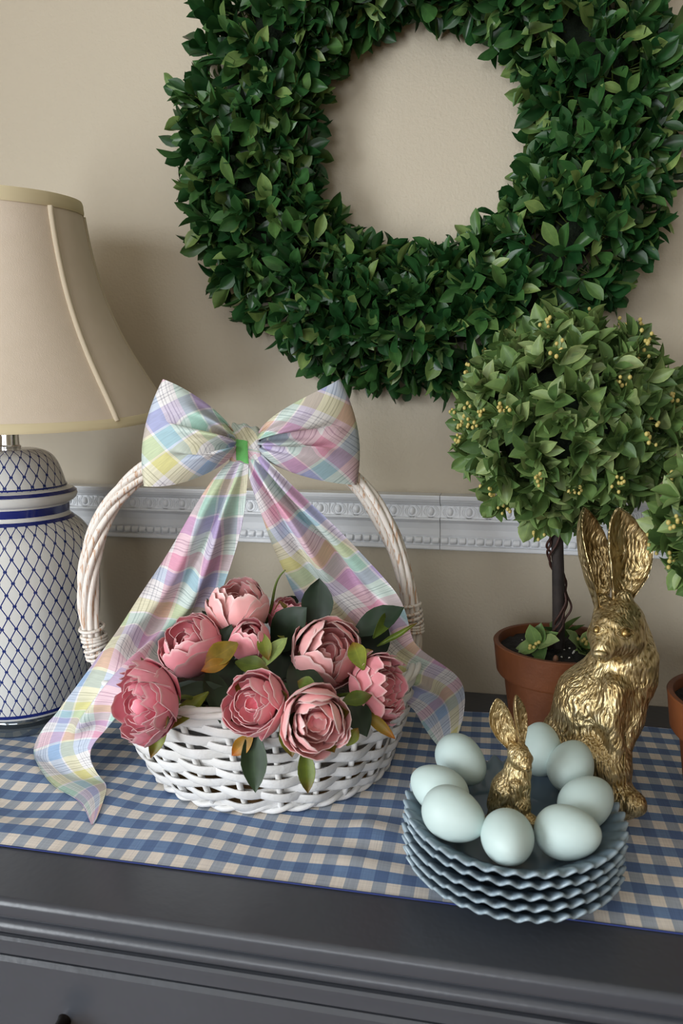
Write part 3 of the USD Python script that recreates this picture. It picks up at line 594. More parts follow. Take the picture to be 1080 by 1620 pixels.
for x, y, dx, dy, L, W, lab in EGGS:
    zc = PT + 0.0038 + W / 2 + 0.0004 - TZ
    c = onz(x, y, zc); d = onz(x + dx * .5, y + dy * .5, zc) - onz(x - dx * .5, y - dy * .5, zc); d = unit(d)
    rad = unit([c[0] - PX, c[1] - PY, 0]); rr = math.hypot(c[0] - PX, c[1] - PY)
    # where the egg reaches the sloping side of the plate it is lifted and tipped
    ext = abs(d @ rad) * L / 2 + math.sqrt(max(0, 1 - (d @ rad) ** 2)) * W / 2
    n_s = np.array([-rad[0] * 0.55, -rad[1] * 0.55, 0.83]); tip = d @ rad
    lift = 0.0
    em = egg_mesh(L, W)
    ex = d; ez = np.array([0, 0, 1.0]); ey = np.cross(ez, ex)
    over = rr + ext * 0.62 - 0.066
    if over > 0:
        lift = over * 0.45; ang = math.atan2(lift * 1.2, L / 2) * tip
        ex2 = unit(ex * math.cos(ang) + ez * math.sin(ang)); ez2 = np.cross(ex2, ey); ex, ez = ex2, ez2
    v = em[0] @ np.array([ex, ey, ez])
    # settle on the plate: raise until clear of the profile
    P = v + c
    rho = np.hypot(P[:, 0] - PX, P[:, 1] - PY)
    surf = PT + np.interp(rho, [0, 0.055, 0.060, 0.066, 0.0735, 0.080, 0.0845, 0.0878], [0.0038, 0.0043, 0.0058, 0.0102, 0.0164, 0.0212, 0.0244, 0.0256])
    c = c + [0, 0, float((surf - P[:, 2]).max()) + 0.0002]
    single('egg', (v + c, em[1]), M['egg'], lab, 'egg', 'pale blue eggs on the top plate', smooth=True, loc=c)

# ================================================================== gold rabbits
def smin(a, b, k):
    h = np.clip(0.5 + 0.5 * (b - a) / k, 0, 1); return b + (a - b) * h - k * h * (1 - h)
def rcone(p, a, b, ra, rb):
    pa, ba = p - a, b - a; h = np.clip((pa @ ba) / (ba @ ba), 0, 1); return np.linalg.norm(pa - h[:, None] * ba, axis=1) - (ra + (rb - ra) * h)
def ear_mesh(base, tip, side, face, width, cup, roll, th, lean=0.0, n=28, m=13):
    """a long cupped ear: side = across, face = way the hollow looks; roll turns it about its axis"""
    base, tip = np.asarray(base, float), np.asarray(tip, float); ax = tip - base; L = np.linalg.norm(ax); ax /= L
    fc = unit(np.asarray(face, float) - ax * (np.asarray(face, float) @ ax)); sd = np.cross(ax, fc)
    fc, sd = fc * math.cos(roll) + sd * math.sin(roll), sd * math.cos(roll) - fc * math.sin(roll)
    t = np.linspace(0, 1, n); w = width * np.interp(t, [0, .12, .3, .55, .72, .86, .95, 1], [.34, .48, .80, 1.0, .92, .66, .36, .06])
    s = np.linspace(-1, 1, m); V = []
    for tt, ww in zip(t, w):
        phi = s * (1.35 - 0.45 * tt) * cup
        V.append(base + ax * (L * tt) + sd * lean * (math.sin(tt * math.pi) * L)
                 + sd[None] * (ww * np.sin(phi) / max(math.sin(1.0 * cup), .5))[:, None] - fc[None] * (ww * (np.cos(phi) - 0.55))[:, None])
    V = np.concatenate(V); return solid_grid(V, n, m, th)
def fur(v, f, amp, sc, seed, w=None):
    n = vnormals(v, f); q = v * sc
    warp = np.stack([meshkit.fbm(q * 0.25 + 7 * k, 2, seed + k) for k in range(3)], -1) - 0.5
    q = q + warp * 5.0; q[:, 2] *= 0.30
    h = meshkit.fbm(q, 3, seed + 9); h = np.clip((h - 0.35) / 0.3, 0, 1)
    return v + n * ((h - 0.5) * amp * (1 if w is None else w))[:, None]
def build_rabbit(prims, ears, h, k, amp, sc, seed, zfloor, creases=()):
    P = [(np.asarray(a, float), np.asarray(b, float), ra, rb, kk) for a, b, ra, rb, kk in prims]
    pts = np.array([q[i] for q in P for i in (0, 1)]); R = max(max(q[2], q[3]) for q in P) + 0.01
    def F(p):
        d = rcone(p, *P[0][:4])
        for a, b, ra, rb, kk in P[1:]: d = smin(d, rcone(p, a, b, ra, rb), kk * k)
        for a, b, r, dep in creases: 
            c = rcone(p, np.asarray(a, float), np.asarray(b, float), r, r); d = d + dep * np.exp(-np.clip(c + r, 0, None) ** 2 / (2 * r * r))
        return np.maximum(d, zfloor - p[:, 2])
    lo, hi = pts.min(0) - R, pts.max(0) + R; lo[2] = max(lo[2], zfloor - 3 * h)
    v, f = surface_net(F, lo, hi, h)
    m = trimesh.Trimesh(v, f, process=False); trimesh.smoothing.filter_taubin(m, iterations=6); v = np.array(m.vertices)
    v = fur(v, f, amp, sc, seed); v[:, 2] = np.maximum(v[:, 2], zfloor)
    v = np.where((v[:, 2] < zfloor + h * 0.8)[:, None], np.c_[v[:, :2], np.full(len(v), zfloor)], v)
    def hit(x, y):
        d = unit(ray(x, y)); t = np.linspace(0.3, 1.2, 1800); F_ = F(CAM + t[:, None] * d); k = int(np.argmax(F_ < 0)) if (F_ < 0).any() else int(np.argmin(F_)); return CAM + t[k] * d
    return cat((v, f), *ears), hit

def rabbit_big():
    Y0 = 0.748
    def A(x, y, dy=0.0): return ony(x, y, Y0 + dy)
    s = pxm(A(940, 1100))
    def pr(x0, y0, d0, r0, x1, y1, d1, r1, kk=1.0): return (A(x0, y0, d0), A(x1, y1, d1), r0 * s, r1 * s, kk)
    prims = [
        pr(934, 1160, .006, 66, 944, 1128, .004, 67),                 # rump and belly
        pr(950, 1105, .002, 66, 985, 1045, 0, 42),                   # back up to the shoulders
        pr(1000, 1070, -.004, 36, 998, 1040, -.004, 36),             # chest
        pr(985, 1035, 0, 40, 988, 995, .004, 33),                    # neck
        pr(980, 986, -.012, 37, 970, 998, -.022, 34, .6),            # skull
        pr(966, 1004, -.030, 26, 953, 1027, -.044, 17.5, .6),        # muzzle
        pr(992, 1012, -.024, 23, 978, 1022, -.030, 18, .5),          # right cheek
        pr(946, 1006, -.022, 15, 950, 1018, -.032, 14, .4),          # left cheek
        pr(1008, 1075, -.012, 25, 1000, 1130, -.020, 17, .5),        # right foreleg
        pr(1000, 1130, -.020, 17, 984, 1185, -.030, 15, .4),
        pr(972, 1090, -.030, 22, 962, 1140, -.040, 17, .5),          # left foreleg
        pr(962, 1140, -.040, 17, 974, 1180, -.044, 14, .4),
        pr(914, 1215, -.004, 60, 905, 1190, 0, 62, .8),              # left of the rump
        pr(956, 1208, -.034, 40, 938, 1190, -.026, 44, .35),         # near thigh
        pr(968, 1225, -.030, 26, 958, 1255, -.030, 30, .5),
        pr(955, 1262, -.030, 31, 985, 1268, -.046, 25, .5),          # near hind foot
        pr(985, 1266, -.046, 24, 1002, 1272, -.058, 19, .4),
        pr(905, 1255, -.010, 40, 900, 1262, .010, 40, .6),
        pr(880, 1240, .020, 34, 872, 1225, .026, 30, .7),            # tail side
        pr(1000, 1010, .012, 22, 1012, 1050, .010, 20, .8)]          # nape
    fwd = unit(A(955, 1020, -.05) - A(975, 990, 0)); toC = unit(CAM - A(970, 900))
    ears = []
    side = RT
    ears.append(ear_mesh(A(949, 960, -.006), A(925, 803, .004), side, toC * 0.62 + RT * 0.78, 38 * s, 1.15, 0.0, 3.4 * s, 0.02))
    ears.append(ear_mesh(A(978, 958, -.004), A(979, 804, .006), side, toC * 0.90 + RT * 0.42, 34 * s, 1.1, 0.0, 3.4 * s, 0.11))
    prims += [pr(958, 972, -.010, 20, 952, 950, -.004, 12, .4), pr(985, 972, -.008, 21, 987, 945, -.004, 13, .4)]
    cre = [(A(938, 1190, -.075), A(985, 1165, -.075), .006, .0), (A(980, 1003, -.058), A(997, 1000, -.050), .0055, .008), (A(941, 1000, -.05), A(947, 1002, -.055), .004, .006), (A(946, 1038, -.066), A(964, 1041, -.066), .002, .0035)]
    return build_rabbit(prims, ears, 0.0019, 0.014, 0.0011, 210.0, 3, CZ + 0.0002, cre)
def face_bits(eyes, mt, r):
    return [ball(c, r, 2, (1, .8, .8)) for c in eyes]
rv, hit = rabbit_big()
rb = thing('gold_rabbit', 'tall gilded sitting rabbit figurine with upright ears beside the stack of plates', 'rabbit figurine', (0.115, 0.775, CZ))
part(rb, 'body', rv, M['gold'], smooth=True)
def eye_set(root, hit, x, y, r, mt):
    """an eyeball under a raised upper and lower lid"""
    e = hit(x, y); toc = unit(CAM - e); part(root, 'eye', ball(e - toc * r * .35, r, 2), M['gold_dark'], smooth=True, label='dark patinated eye')
    for sg, nm in ((1, 'upper_lid'), (-1, 'lower_lid')):
        pts = [hit(x + q * r * 1.75 / pxm(e), y - sg * (1.05 - q * q) * r * (1.05 if sg > 0 else .8) / pxm(e)) + toc * r * .12 for q in np.linspace(-1, 1, 9)]
        part(root, nm, tube(smooth_curve(pts, 20), np.r_[np.linspace(.12, .36, 10), np.linspace(.36, .12, 10)] * r, 7), M[mt], smooth=True)
eye_set(rb, hit, 989, 1002, 0.0048, 'gold'); eye_set(rb, hit, 944, 997, 0.0038, 'gold')
nz_ = hit(949, 1036); part(rb, 'nose', cat(ball(nz_ + [0, 0, .001], 0.0050, 2, (1.2, .8, .7)), tube(smooth_curve([hit(942, 1043), hit(949, 1045), hit(956, 1047), hit(966, 1043), hit(974, 1038)], 16), 0.0011, 6)), M['gold'], smooth=True)

def rabbit_small():
    Y0 = 0.622
    def A(x, y, dy=0.0): return ony(x, y, Y0 + dy)
    s = pxm(A(810, 1230)); zf = PT + 0.0045
    def pr(x0, y0, d0, r0, x1, y1, d1, r1, kk=1.0): return (A(x0, y0, d0), A(x1, y1, d1), r0 * s, r1 * s, kk)
    prims = [pr(799, 1272, 0, 29, 806, 1250, 0, 28), pr(808, 1246, 0, 27, 817, 1222, 0, 19), pr(820, 1240, -.003, 17, 821, 1225, -.003, 17), pr(818, 1215, 0, 17, 820, 1198, 0, 16.5),
             pr(820, 1193, -.004, 17, 824, 1198, -.008, 16, .6), pr(827, 1204, -.010, 12, 832, 1213, -.014, 8.5, .5), pr(834, 1201, -.004, 9, 831, 1207, -.008, 8, .4), pr(814, 1201, -.008, 8, 819, 1208, -.012, 7.5, .4),
             pr(829, 1240, -.008, 9.5, 830, 1268, -.010, 7.5, .4), pr(815, 1243, -.014, 9.5, 817, 1270, -.016, 7.5, .4),
             pr(815, 1282, -.010, 20, 822, 1276, -.012, 17, .4), pr(822, 1296, -.012, 13, 838, 1300, -.018, 11, .4), pr(838, 1299, -.018, 11, 847, 1303, -.022, 8, .4),
             pr(792, 1288, 0, 20, 786, 1290, .002, 15, .6), pr(776, 1296, .003, 9, 772, 1297, .003, 8, .6),
             pr(813, 1188, 0, 9, 808, 1178, 0, 6, .4), pr(825, 1186, 0, 9, 824, 1178, 0, 6, .4)]
    toC = unit(CAM - A(810, 1150))
    ears = [ear_mesh(A(812, 1186), A(786, 1106), RT, toC * 0.95 - RT * 0.05, 17 * s, 0.8, 0.0, 1.9 * s, -0.06, 20, 9),
            ear_mesh(A(824, 1184), A(816, 1100), RT, toC * 0.6 + RT * 0.75, 16 * s, 1.1, 0.0, 1.9 * s, 0.08, 20, 9)]
    return build_rabbit(prims, ears, 0.00105, 0.0058, 0.0005, 480.0, 11, zf), zf
(sv, hit2), zf = rabbit_small()
sr = thing('gold_rabbit', 'small gilded rabbit figurine sitting among the blue eggs', 'rabbit figurine', (PX, PY, zf))
part(sr, 'body', sv, M['gold_small'], smooth=True)
eye_set(sr, hit2, 832, 1199, 0.0016, 'gold_small'); eye_set(sr, hit2, 815, 1198, 0.0015, 'gold_small')
part(sr, 'nose', ball(hit2(831, 1216), 0.0019, 2, (1.2, .8, .7)), M['gold_small'], smooth=True)

# ================================================================== foliage helpers
def leaf_template(nl=6, fold=0.25, curl=0.25, shape='ovate'):
    """blade of unit length along +x, normal +z, half-width about 0.26"""
    t = np.linspace(0, 1, nl); t = t if shape != 'box' else 1 - (1 - t) ** 1.6; prof = {'ovate': [0.03, .17, .25, .27, .19, .0], 'box': [0.03, .09, .17, .215, .19, .0], 'wide': [0.05, .25, .34, .33, .21, .0], 'lance': [0.03, .14, .19, .18, .11, .0]}[shape]
    w = np.interp(t, np.linspace(0, 1, 6), prof); s = np.array([-1, -.5, 0, .5, 1.0])
    x = np.broadcast_to(t[:, None], (nl, 5)); y = w[:, None] * s[None]; z = np.abs(y) * fold * 1.6 - curl * x ** 2 * .5
    v = np.stack([x, y, z], -1).reshape(-1, 3); uv = np.stack([np.broadcast_to((s * .49 + .5)[None], (nl, 5)), x], -1).reshape(-1, 2)
    return v, gridfaces(nl, 5), uv
def place_leaves(temp, base, axis, normal, length, rnd, wid=None):
    """many copies of a blade -> arrays (n, k, 3), uv (n, k, 2)"""
    v, f, uv = temp
    X = axis / np.linalg.norm(axis, axis=1, keepdims=True); Z = normal - X * (normal * X).sum(1, keepdims=True); Z /= np.linalg.norm(Z, axis=1, keepdims=True); Yv = np.cross(Z, X)
    wd = length if wid is None else length * wid
    out = base[:, None] + v[None, :, :1] * (X * length[:, None])[:, None] + v[None, :, 1:2] * (Yv * wd[:, None])[:, None] + v[None, :, 2:3] * (Z * length[:, None])[:, None]
    U = np.broadcast_to(uv[None], (len(base), *uv.shape)).copy(); U[..., 0] = U[..., 0] * 0.98 + 0.01 + np.floor(rnd * 997)[:, None]
    return out, U, f
def join_leaves(V, U, f):
    n, k = V.shape[:2]; return (V.reshape(-1, 3), (f[None] + (np.arange(n) * k)[:, None, None]).reshape(-1, 3)), U.reshape(-1, 2)
def add_foliage(root, V, U, f, mat, score, npart, name='leaf', stuff='foliage'):
    q = pix(V.mean(1)); vis = (q[:, 0] > -20) & (q[:, 0] < 1100) & (q[:, 1] > -20) & (q[:, 1] < 1640)
    order = np.argsort(-(np.where(vis, score, -1e9))); pick = order[:npart]; pick = pick[vis[pick]]
    for i in pick: part(root, name, (V[i], f), mat, uv=U[i])
    rest = np.setdiff1d(np.arange(len(V)), pick)
    m, u = join_leaves(V[rest], U[rest], f); part(root, stuff, m, mat, uv=u, kind='stuff')
def rosettes(R, centers, out, nleaf, spread, length, jitter, temp, stem=0.01):
    """whorls of leaves round each outward direction"""
    B, A, Nn, L = [], [], [], []
    for c, o in zip(centers, out):
        o = unit(o); t1 = unit(np.cross(o, R.normal(size=3))); t2 = np.cross(o, t1); k = R.integers(nleaf[0], nleaf[1] + 1); ph = R.uniform(0, 6.28)
        for i in range(k):
            a = ph + i * 2.4 + R.normal() * 0.25; sp = np.clip(R.normal(spread, jitter), 0.12, 1.45)
            if i == k - 1: sp *= 0.4
            d = t1 * math.cos(a) + t2 * math.sin(a); ax = o * math.cos(sp) + d * math.sin(sp)
            B.append(c + o * (stem * i / k)); A.append(ax); Nn.append(o * math.sin(sp) - d * math.cos(sp) + R.normal(size=3) * .18); L.append(R.uniform(*length))
    return np.array(B), np.array(A), np.array(Nn), np.array(L)

# ================================================================== boxwood wreath on the wall
R = np.random.default_rng(21)
WC = ony(660, 216, WALL - 0.042); WR, TR = 0.217, 0.054
wr = thing('wreath', 'round green boxwood wreath hanging on the cream wall', 'wreath', WC)
def torus_pt(a, b, r): return WC + np.stack([(WR + r * np.cos(b)) * np.cos(a), -r * np.sin(b) * 0.68, (WR + r * np.cos(b)) * np.sin(a)], -1)
a = np.linspace(0, 2 * np.pi, 96, endpoint=False); ring = np.stack([WC[0] + WR * np.cos(a), np.full(96, WC[1] + .004), WC[2] + WR * np.sin(a)], -1)
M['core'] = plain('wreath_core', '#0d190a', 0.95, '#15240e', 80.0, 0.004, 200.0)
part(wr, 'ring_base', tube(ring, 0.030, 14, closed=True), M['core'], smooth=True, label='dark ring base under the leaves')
n = 1250
aa = R.uniform(0, 2 * np.pi, n); bb = R.uniform(-0.28 * np.pi, 1.28 * np.pi, n); rr = TR * R.uniform(0.70, 1.22, n)
cc = torus_pt(aa, bb, rr); oo = cc - (WC + np.stack([WR * np.cos(aa), 0 * aa, WR * np.sin(aa)], -1)); oo /= np.linalg.norm(oo, axis=1, keepdims=True)
oo = oo + R.normal(size=oo.shape) * 0.33 + np.array([-0.05, 0, 0.05])
LT = leaf_template(8, 0.30, 0.24, 'box')
B, A, Nn, L = rosettes(R, cc, oo, (4, 6), 0.78, (0.027, 0.042), 0.34, LT, 0.016)
keep = (B + A / np.linalg.norm(A, axis=1, keepdims=True) * L[:, None])[:, 1] < WALL - 0.003
B, A, Nn, L = B[keep], A[keep], Nn[keep], L[keep]
V, U, f = place_leaves(LT, B, A, Nn, L, R.uniform(size=len(B)), R.uniform(0.85, 1.15, len(B)))
tipd = np.linalg.norm(np.stack([np.hypot(V[:, -3, 0] - WC[0], V[:, -3, 2] - WC[2]) - WR, V[:, -3, 1] - WC[1]], -1), axis=1)
nz = np.cross(V[:, 17] - V[:, 15], V[:, 22] - V[:, 17]); nz /= np.linalg.norm(nz, axis=1, keepdims=True)
score = (WC[1] - V[:, -3, 1]) * 8 + np.abs(nz[:, 1]) * 0.35 + tipd * 4
add_foliage(wr, V, U, f, M['wreath_leaf'], score, 300)
S = np.concatenate([np.stack([c - o * 0.02, c + o * 0.010]) for c, o in zip(cc, oo / np.linalg.norm(oo, axis=1, keepdims=True))])
st = [tube(S[2 * i:2 * i + 2], 0.0008, 4, caps=False) for i in range(len(cc))]
part(wr, 'twigs', cat(*st), M['stem'], smooth=True, kind='stuff')

# ================================================================== potted topiaries
def pot(root, c, rr, zr, seed):
    s = rr / 0.0735
    prof = [(0.0001, 0), (0.047 * s, 0), (0.0485 * s, 0.002), (0.0605 * s, zr - 0.040), (0.0620 * s, zr - 0.0385), (0.0670 * s, zr - 0.0375), (0.0690 * s, zr - 0.0345), (0.0728 * s, zr - 0.004), (0.0735 * s, zr - 0.0012), (0.0725 * s, zr),
            (0.0680 * s, zr), (0.0672 * s, zr - 0.0012), (0.0650 * s, zr - 0.020), (0.0001, zr - 0.020)]
    part(root, 'pot', lathe(prof, c, 96), M['pot'], smooth=40)
    n, m = 72, 14; a = np.linspace(0, 2 * np.pi, n, endpoint=False); r = np.linspace(0.0003, 0.0658 * s, m)
    X, Y = r[None] * np.cos(a)[:, None], r[None] * np.sin(a)[:, None]
    Z = zr - 0.0095 + 0.006 * (meshkit.fbm(np.stack([X * 160, Y * 160, 0 * X + seed], -1), 3, seed) - 0.5) + 0.003 * (1 - (r / r[-1]) ** 2)[None]
    v = np.stack([X, Y, Z], -1).reshape(-1, 3) + np.asarray(c); part(root, 'soil', (v, gridfaces(n, m, True, True)[:, ::-1]), M['soil'], smooth=30)
    return zr - 0.008
def topiary(root, c, trunk_top, ballc, br, nros, npart, seed, lean, away=lambda p: np.full(len(p), True)):
    R = np.random.default_rng(seed); c = np.asarray(c, float)
    base = c + [0, 0, lean]; path = smooth_curve([base - [0, 0, .01], (base * .6 + trunk_top * .4) + [0.001, 0, 0], trunk_top], 24)
    part(root, 'trunk', tube(path, np.linspace(0.0072, 0.0062, 24), 12), M['trunk'], smooth=True)
    T, N_, B_ = frames(path, (1, 0, 0)); u = np.linspace(0, 1, 24)
    for k, (tw, r0, ph) in enumerate(((1.6, .0085, 0), (1.6, .0098, .5), (1.7, .0088, 1.0), (1.4, .0105, 1.5))):
        fine = np.linspace(0, 1, 90); pc = np.stack([np.interp(fine, u, path[:, i]) for i in range(3)], -1); Nf = np.stack([np.interp(fine, u, N_[:, i]) for i in range(3)], -1); Bf = np.stack([np.interp(fine, u, B_[:, i]) for i in range(3)], -1)
        an = 2 * np.pi * tw * fine + ph; rad = r0 + 0.0022 * np.sin(fine * 23 + k * 2) + 0.001 * np.sin(fine * 51 + k)
        part(root, 'vine', tube(pc + rad[:, None] * (np.cos(an)[:, None] * Nf + np.sin(an)[:, None] * Bf), 0.0013, 5), M['vine'], smooth=True)
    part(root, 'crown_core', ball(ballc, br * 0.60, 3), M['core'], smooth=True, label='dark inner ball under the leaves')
    i = np.arange(nros) + 0.5; th = np.arccos(1 - 2 * i / nros); ph = np.pi * (1 + 5 ** .5) * i
    o = np.stack([np.sin(th) * np.cos(ph), np.sin(th) * np.sin(ph), np.cos(th)], -1) + R.normal(size=(nros, 3)) * .05; o /= np.linalg.norm(o, axis=1, keepdims=True)
    cc = ballc + o * (br * R.uniform(0.66, 0.90, nros))[:, None]
    LT = leaf_template(7, 0.30, 0.18, 'wide')
    B, A, Nn, L = rosettes(R, cc, o + R.normal(size=o.shape) * .20, (6, 8), 0.80, (0.021, 0.031), 0.28, LT, 0.010)
    V, U, f = place_leaves(LT, B, A, Nn, L, R.uniform(size=len(B)), R.uniform(.72, .95, len(B)))
    ok = away(V.reshape(-1, 3)).reshape(V.shape[:2]).all(1); V, U = V[ok], U[ok]
    ctr = V.mean(1); toc = unit(CAM - ballc); score = ((ctr - ballc) @ toc) * 10 + np.linalg.norm(ctr - ballc, axis=1) * 6
    add_foliage(root, V, U, f, M['topiary_leaf'], score, npart)
    bs, ss = [], []
    for cq, oq in zip(cc, o):
        if R.uniform() < 0.17 and away((cq + oq * (br * .27))[None])[0]:
            k = R.integers(5, 8); tp = cq + oq * (br * .18)
            for _ in range(k):
                d = unit(oq + R.normal(size=3) * .42); e = tp + d * R.uniform(.006, .015); bs.append(ball(e, R.uniform(.0015, .0020), 1, (1, 1, 1.2))); ss.append(tube(np.array([cq + oq * .006, e]), .0005, 3, caps=False))
    part(root, 'berries', cat(*bs), M['berry'], smooth=True, kind='stuff'); part(root, 'berry_stalks', cat(*ss), M['stem'], smooth=True, kind='stuff')
def sprigs(root, c, z, spots, seed):
    R = np.random.default_rng(seed); LT = leaf_template(6, .2, .25, 'wide'); bs = []
    for dx, dy, ox, oy in spots:
        b = np.asarray(c) + [dx, dy, z + 0.004]; o = unit([ox, oy, 0.75])
        part(root, 'sprig_stem', tube(np.array([b - o * .012, b + o * .006]), .0012, 5), M['stem'], smooth=True)
        B, A, Nn, L = rosettes(R, [b], [o], (7, 7), 1.12, (.026, .036), .15, LT, .006)
        V, U, f = place_leaves(LT, B, A, Nn, L, R.uniform(size=len(B)))
        for i in range(len(V)):
            lift = max(0, np.asarray(c)[2] + z - 0.002 - V[i][:, 2].min()); part(root, 'sprig_leaf', (V[i] + [0, 0, lift], f), M['topiary_leaf'], uv=U[i])
        for _ in range(6): bs.append(ball(b + unit(o + R.normal(size=3) * .5) * R.uniform(.009, .016), .0022, 1))
    part(root, 'sprig_berries', cat(*bs), M['berry'], smooth=True, kind='stuff')
from scipy.spatial import cKDTree
KT = cKDTree(rv[0]); clear_rabbit = lambda p: KT.query(p)[0] > 0.007
T1 = np.array([0.0765, 0.874, CZ])
tp = thing('potted_topiary', 'ball topiary with yellow berries in a terracotta pot, behind the tall gold rabbit', 'topiary', T1)
zs = pot(tp, T1, 0.0732, 0.1235, 5)
b1 = ony(890, 668, 0.835)
topiary(tp, T1, ony(879, 800, 0.840), b1, 0.1085, 350, 300, 8, zs, clear_rabbit)
sprigs(tp, T1, zs, [(-0.022, -0.016, -.5, -.6), (0.020, -0.010, .6, -.4), (0.004, 0.014, -.2, .5)], 31)
part(tp, 'pebble', ball(T1 + [-0.006, -0.042, zs + .001], .0045, 2, (.7, .7, 1.2)), M['pebble'], smooth=True)
Rw = np.random.default_rng(2)
part(tp, 'perlite', cat(*[ball(T1 + [x, y, zs + .0012], Rw.uniform(.0008, .0016), 1) for x, y in zip(Rw.uniform(-.045, .045, 26), Rw.uniform(-.05, .03, 26)) ]), M['perlite'], smooth=True, kind='stuff')
T2 = np.array([0.238, 0.730, CZ])
tq = thing('potted_topiary', 'ball topiary in a terracotta pot cut off by the right edge of the picture', 'topiary', T2)
zs2 = pot(tq, T2, 0.0735, 0.128, 6)
b2 = ony(1228, 812, T2[1] - .015)
topiary(tq, T2, np.array([b2[0], b2[1], b2[2] - .08]), b2, 0.092, 230, 120, 9, zs2, lambda p: clear_rabbit(p) & (np.linalg.norm(p - b1, axis=1) > 0.133))
sprigs(tq, T2, zs2, [(0.02, -0.012, .5, -.6)], 33)

# ================================================================== wicker basket
BC = np.array([-0.247, 0.785]); BROT = math.radians(20); BH = 0.118
bd, bn = np.array([math.cos(BROT), math.sin(BROT)]), np.array([-math.sin(BROT), math.cos(BROT)])
def ovalpt(th, u, off=0.0):
    th = np.asarray(th, float); k = np.clip(u, 0, 1.2) ** 0.8
    a, b = 0.125 + 0.047 * k + off, 0.116 + 0.044 * k + off
    cx, cy = -0.235 - 0.012 * u, 0.780 + 0.005 * u
    p = a * np.cos(th); q = b * np.sin(th)
    return np.stack([cx + p * bd[0] + q * bn[0], cy + p * bd[1] + q * bn[1], np.broadcast_to(CZ + u * BH, np.shape(p * (1 + 0 * off)))], -1)
bk = thing('wicker_basket', 'white painted round wicker basket with a tall hoop handle, filled with pink peonies', 'basket', (BC[0], BC[1], CZ))
NS = 24
def weaver(u, sign, seed, hh=0.0057, tt=0.0016):
    n = NS * 8; th = np.linspace(0, 2 * np.pi, n, endpoint=False); R_ = np.random.default_rng(seed); ph = R_.uniform(0, 6.28, 4)
    off = sign * 0.0043 * np.cos(NS / 2 * th); du = 0.016 * np.sin(3 * th + ph[0]) + 0.012 * np.sin(7 * th + ph[1]) - 0.010 * sign * np.sin(NS / 2 * th + 0.6)
    h2 = hh * (1 + 0.10 * np.sin(5 * th + ph[2]))
    sec = [(0.9, 0.35), (0.5, 0.9), (0, 1.05), (-0.5, 0.9), (-0.9, 0.35), (-0.9, -0.5), (0, -0.9), (0.9, -0.5)]
    sl = np.array([0.030, 0, 0]) # outward lean of the wall handled by ovalpt at u +- du
    V = []
    for a, b in sec: V.append(ovalpt(th, np.clip(u + du + a * h2 / BH, 0.01, 1.1), off + b * tt))
    v = np.stack(V, 1).reshape(-1, 3); m = len(sec)
    i = np.arange(n)[:, None]; j = np.arange(m)[None]; q = np.stack([i * m + j, i * m + (j + 1) % m, ((i + 1) % n) * m + (j + 1) % m, ((i + 1) % n) * m + j], -1).reshape(-1, 4)
    return v, np.vstack([q[:, [0, 2, 1]], q[:, [0, 3, 2]]])
rows = 12
for j in range(rows): part(bk, 'weaver', weaver(0.10 + 0.80 * j / (rows - 1), 1 if j % 2 else -1, 50 + j), M['wicker'], smooth=50)
for k in range(NS):
    t = 2 * np.pi * k / NS; us = np.linspace(0.03, 0.97, 8)
    part(bk, 'stake', tube(np.array([ovalpt(t, u) for u in us]), 0.0031, 8), M['wicker'], smooth=True)
def twisted(u, nst, rs, ro, turns, nm, n=300):
    th = np.linspace(0, 2 * np.pi, n, endpoint=False)
    for k in range(nst):
        an = turns * th + 2 * np.pi * k / nst
        p = ovalpt(th, u, ro * np.cos(an)); p[:, 2] += ro * np.sin(an) * 0.8; p[:, 2] = np.maximum(p[:, 2], CZ + rs + 0.0002)
        part(bk, nm, tube(p, rs, 8, closed=True), M['wicker'], smooth=True)
twisted(0.985, 3, 0.0034, 0.0036, 9, 'rim_strand'); twisted(0.045, 2, 0.0030, 0.0028, 16, 'base_strand')
n = 72; th = np.linspace(0, 2 * np.pi, n, endpoint=False)
v = np.stack([ovalpt(th, 0.06, -q) for q in np.linspace(0.001, 0.112, 6)], 1).reshape(-1, 3); f = gridfaces(n, 6, True)
part(bk, 'base', cat((v, f), (v - [0, 0, 0.003], f[:, ::-1])), M['bare_wicker'], smooth=True, label='bare cane base')
# clear plastic liner standing above the rim at the back
n, m = 160, 8; th = np.linspace(0, 2 * np.pi, n, endpoint=False)
topz = 0.86 + 0.30 * np.clip(np.sin(th - 0.1), 0, 1) ** 0.6 + 0.012 * np.sin(th * 9) + 0.01 * np.sin(th * 17 + 1)
v = np.stack([ovalpt(th, 0.35 + (topz - 0.35) * q, -0.0085 + 0.0008 * np.sin(th * 13)) for q in np.linspace(0, 1, m)], 1).reshape(-1, 3)
part(bk, 'liner', (v, gridfaces(n, m, True)), M['liner'], smooth=True, label='clear plastic liner')
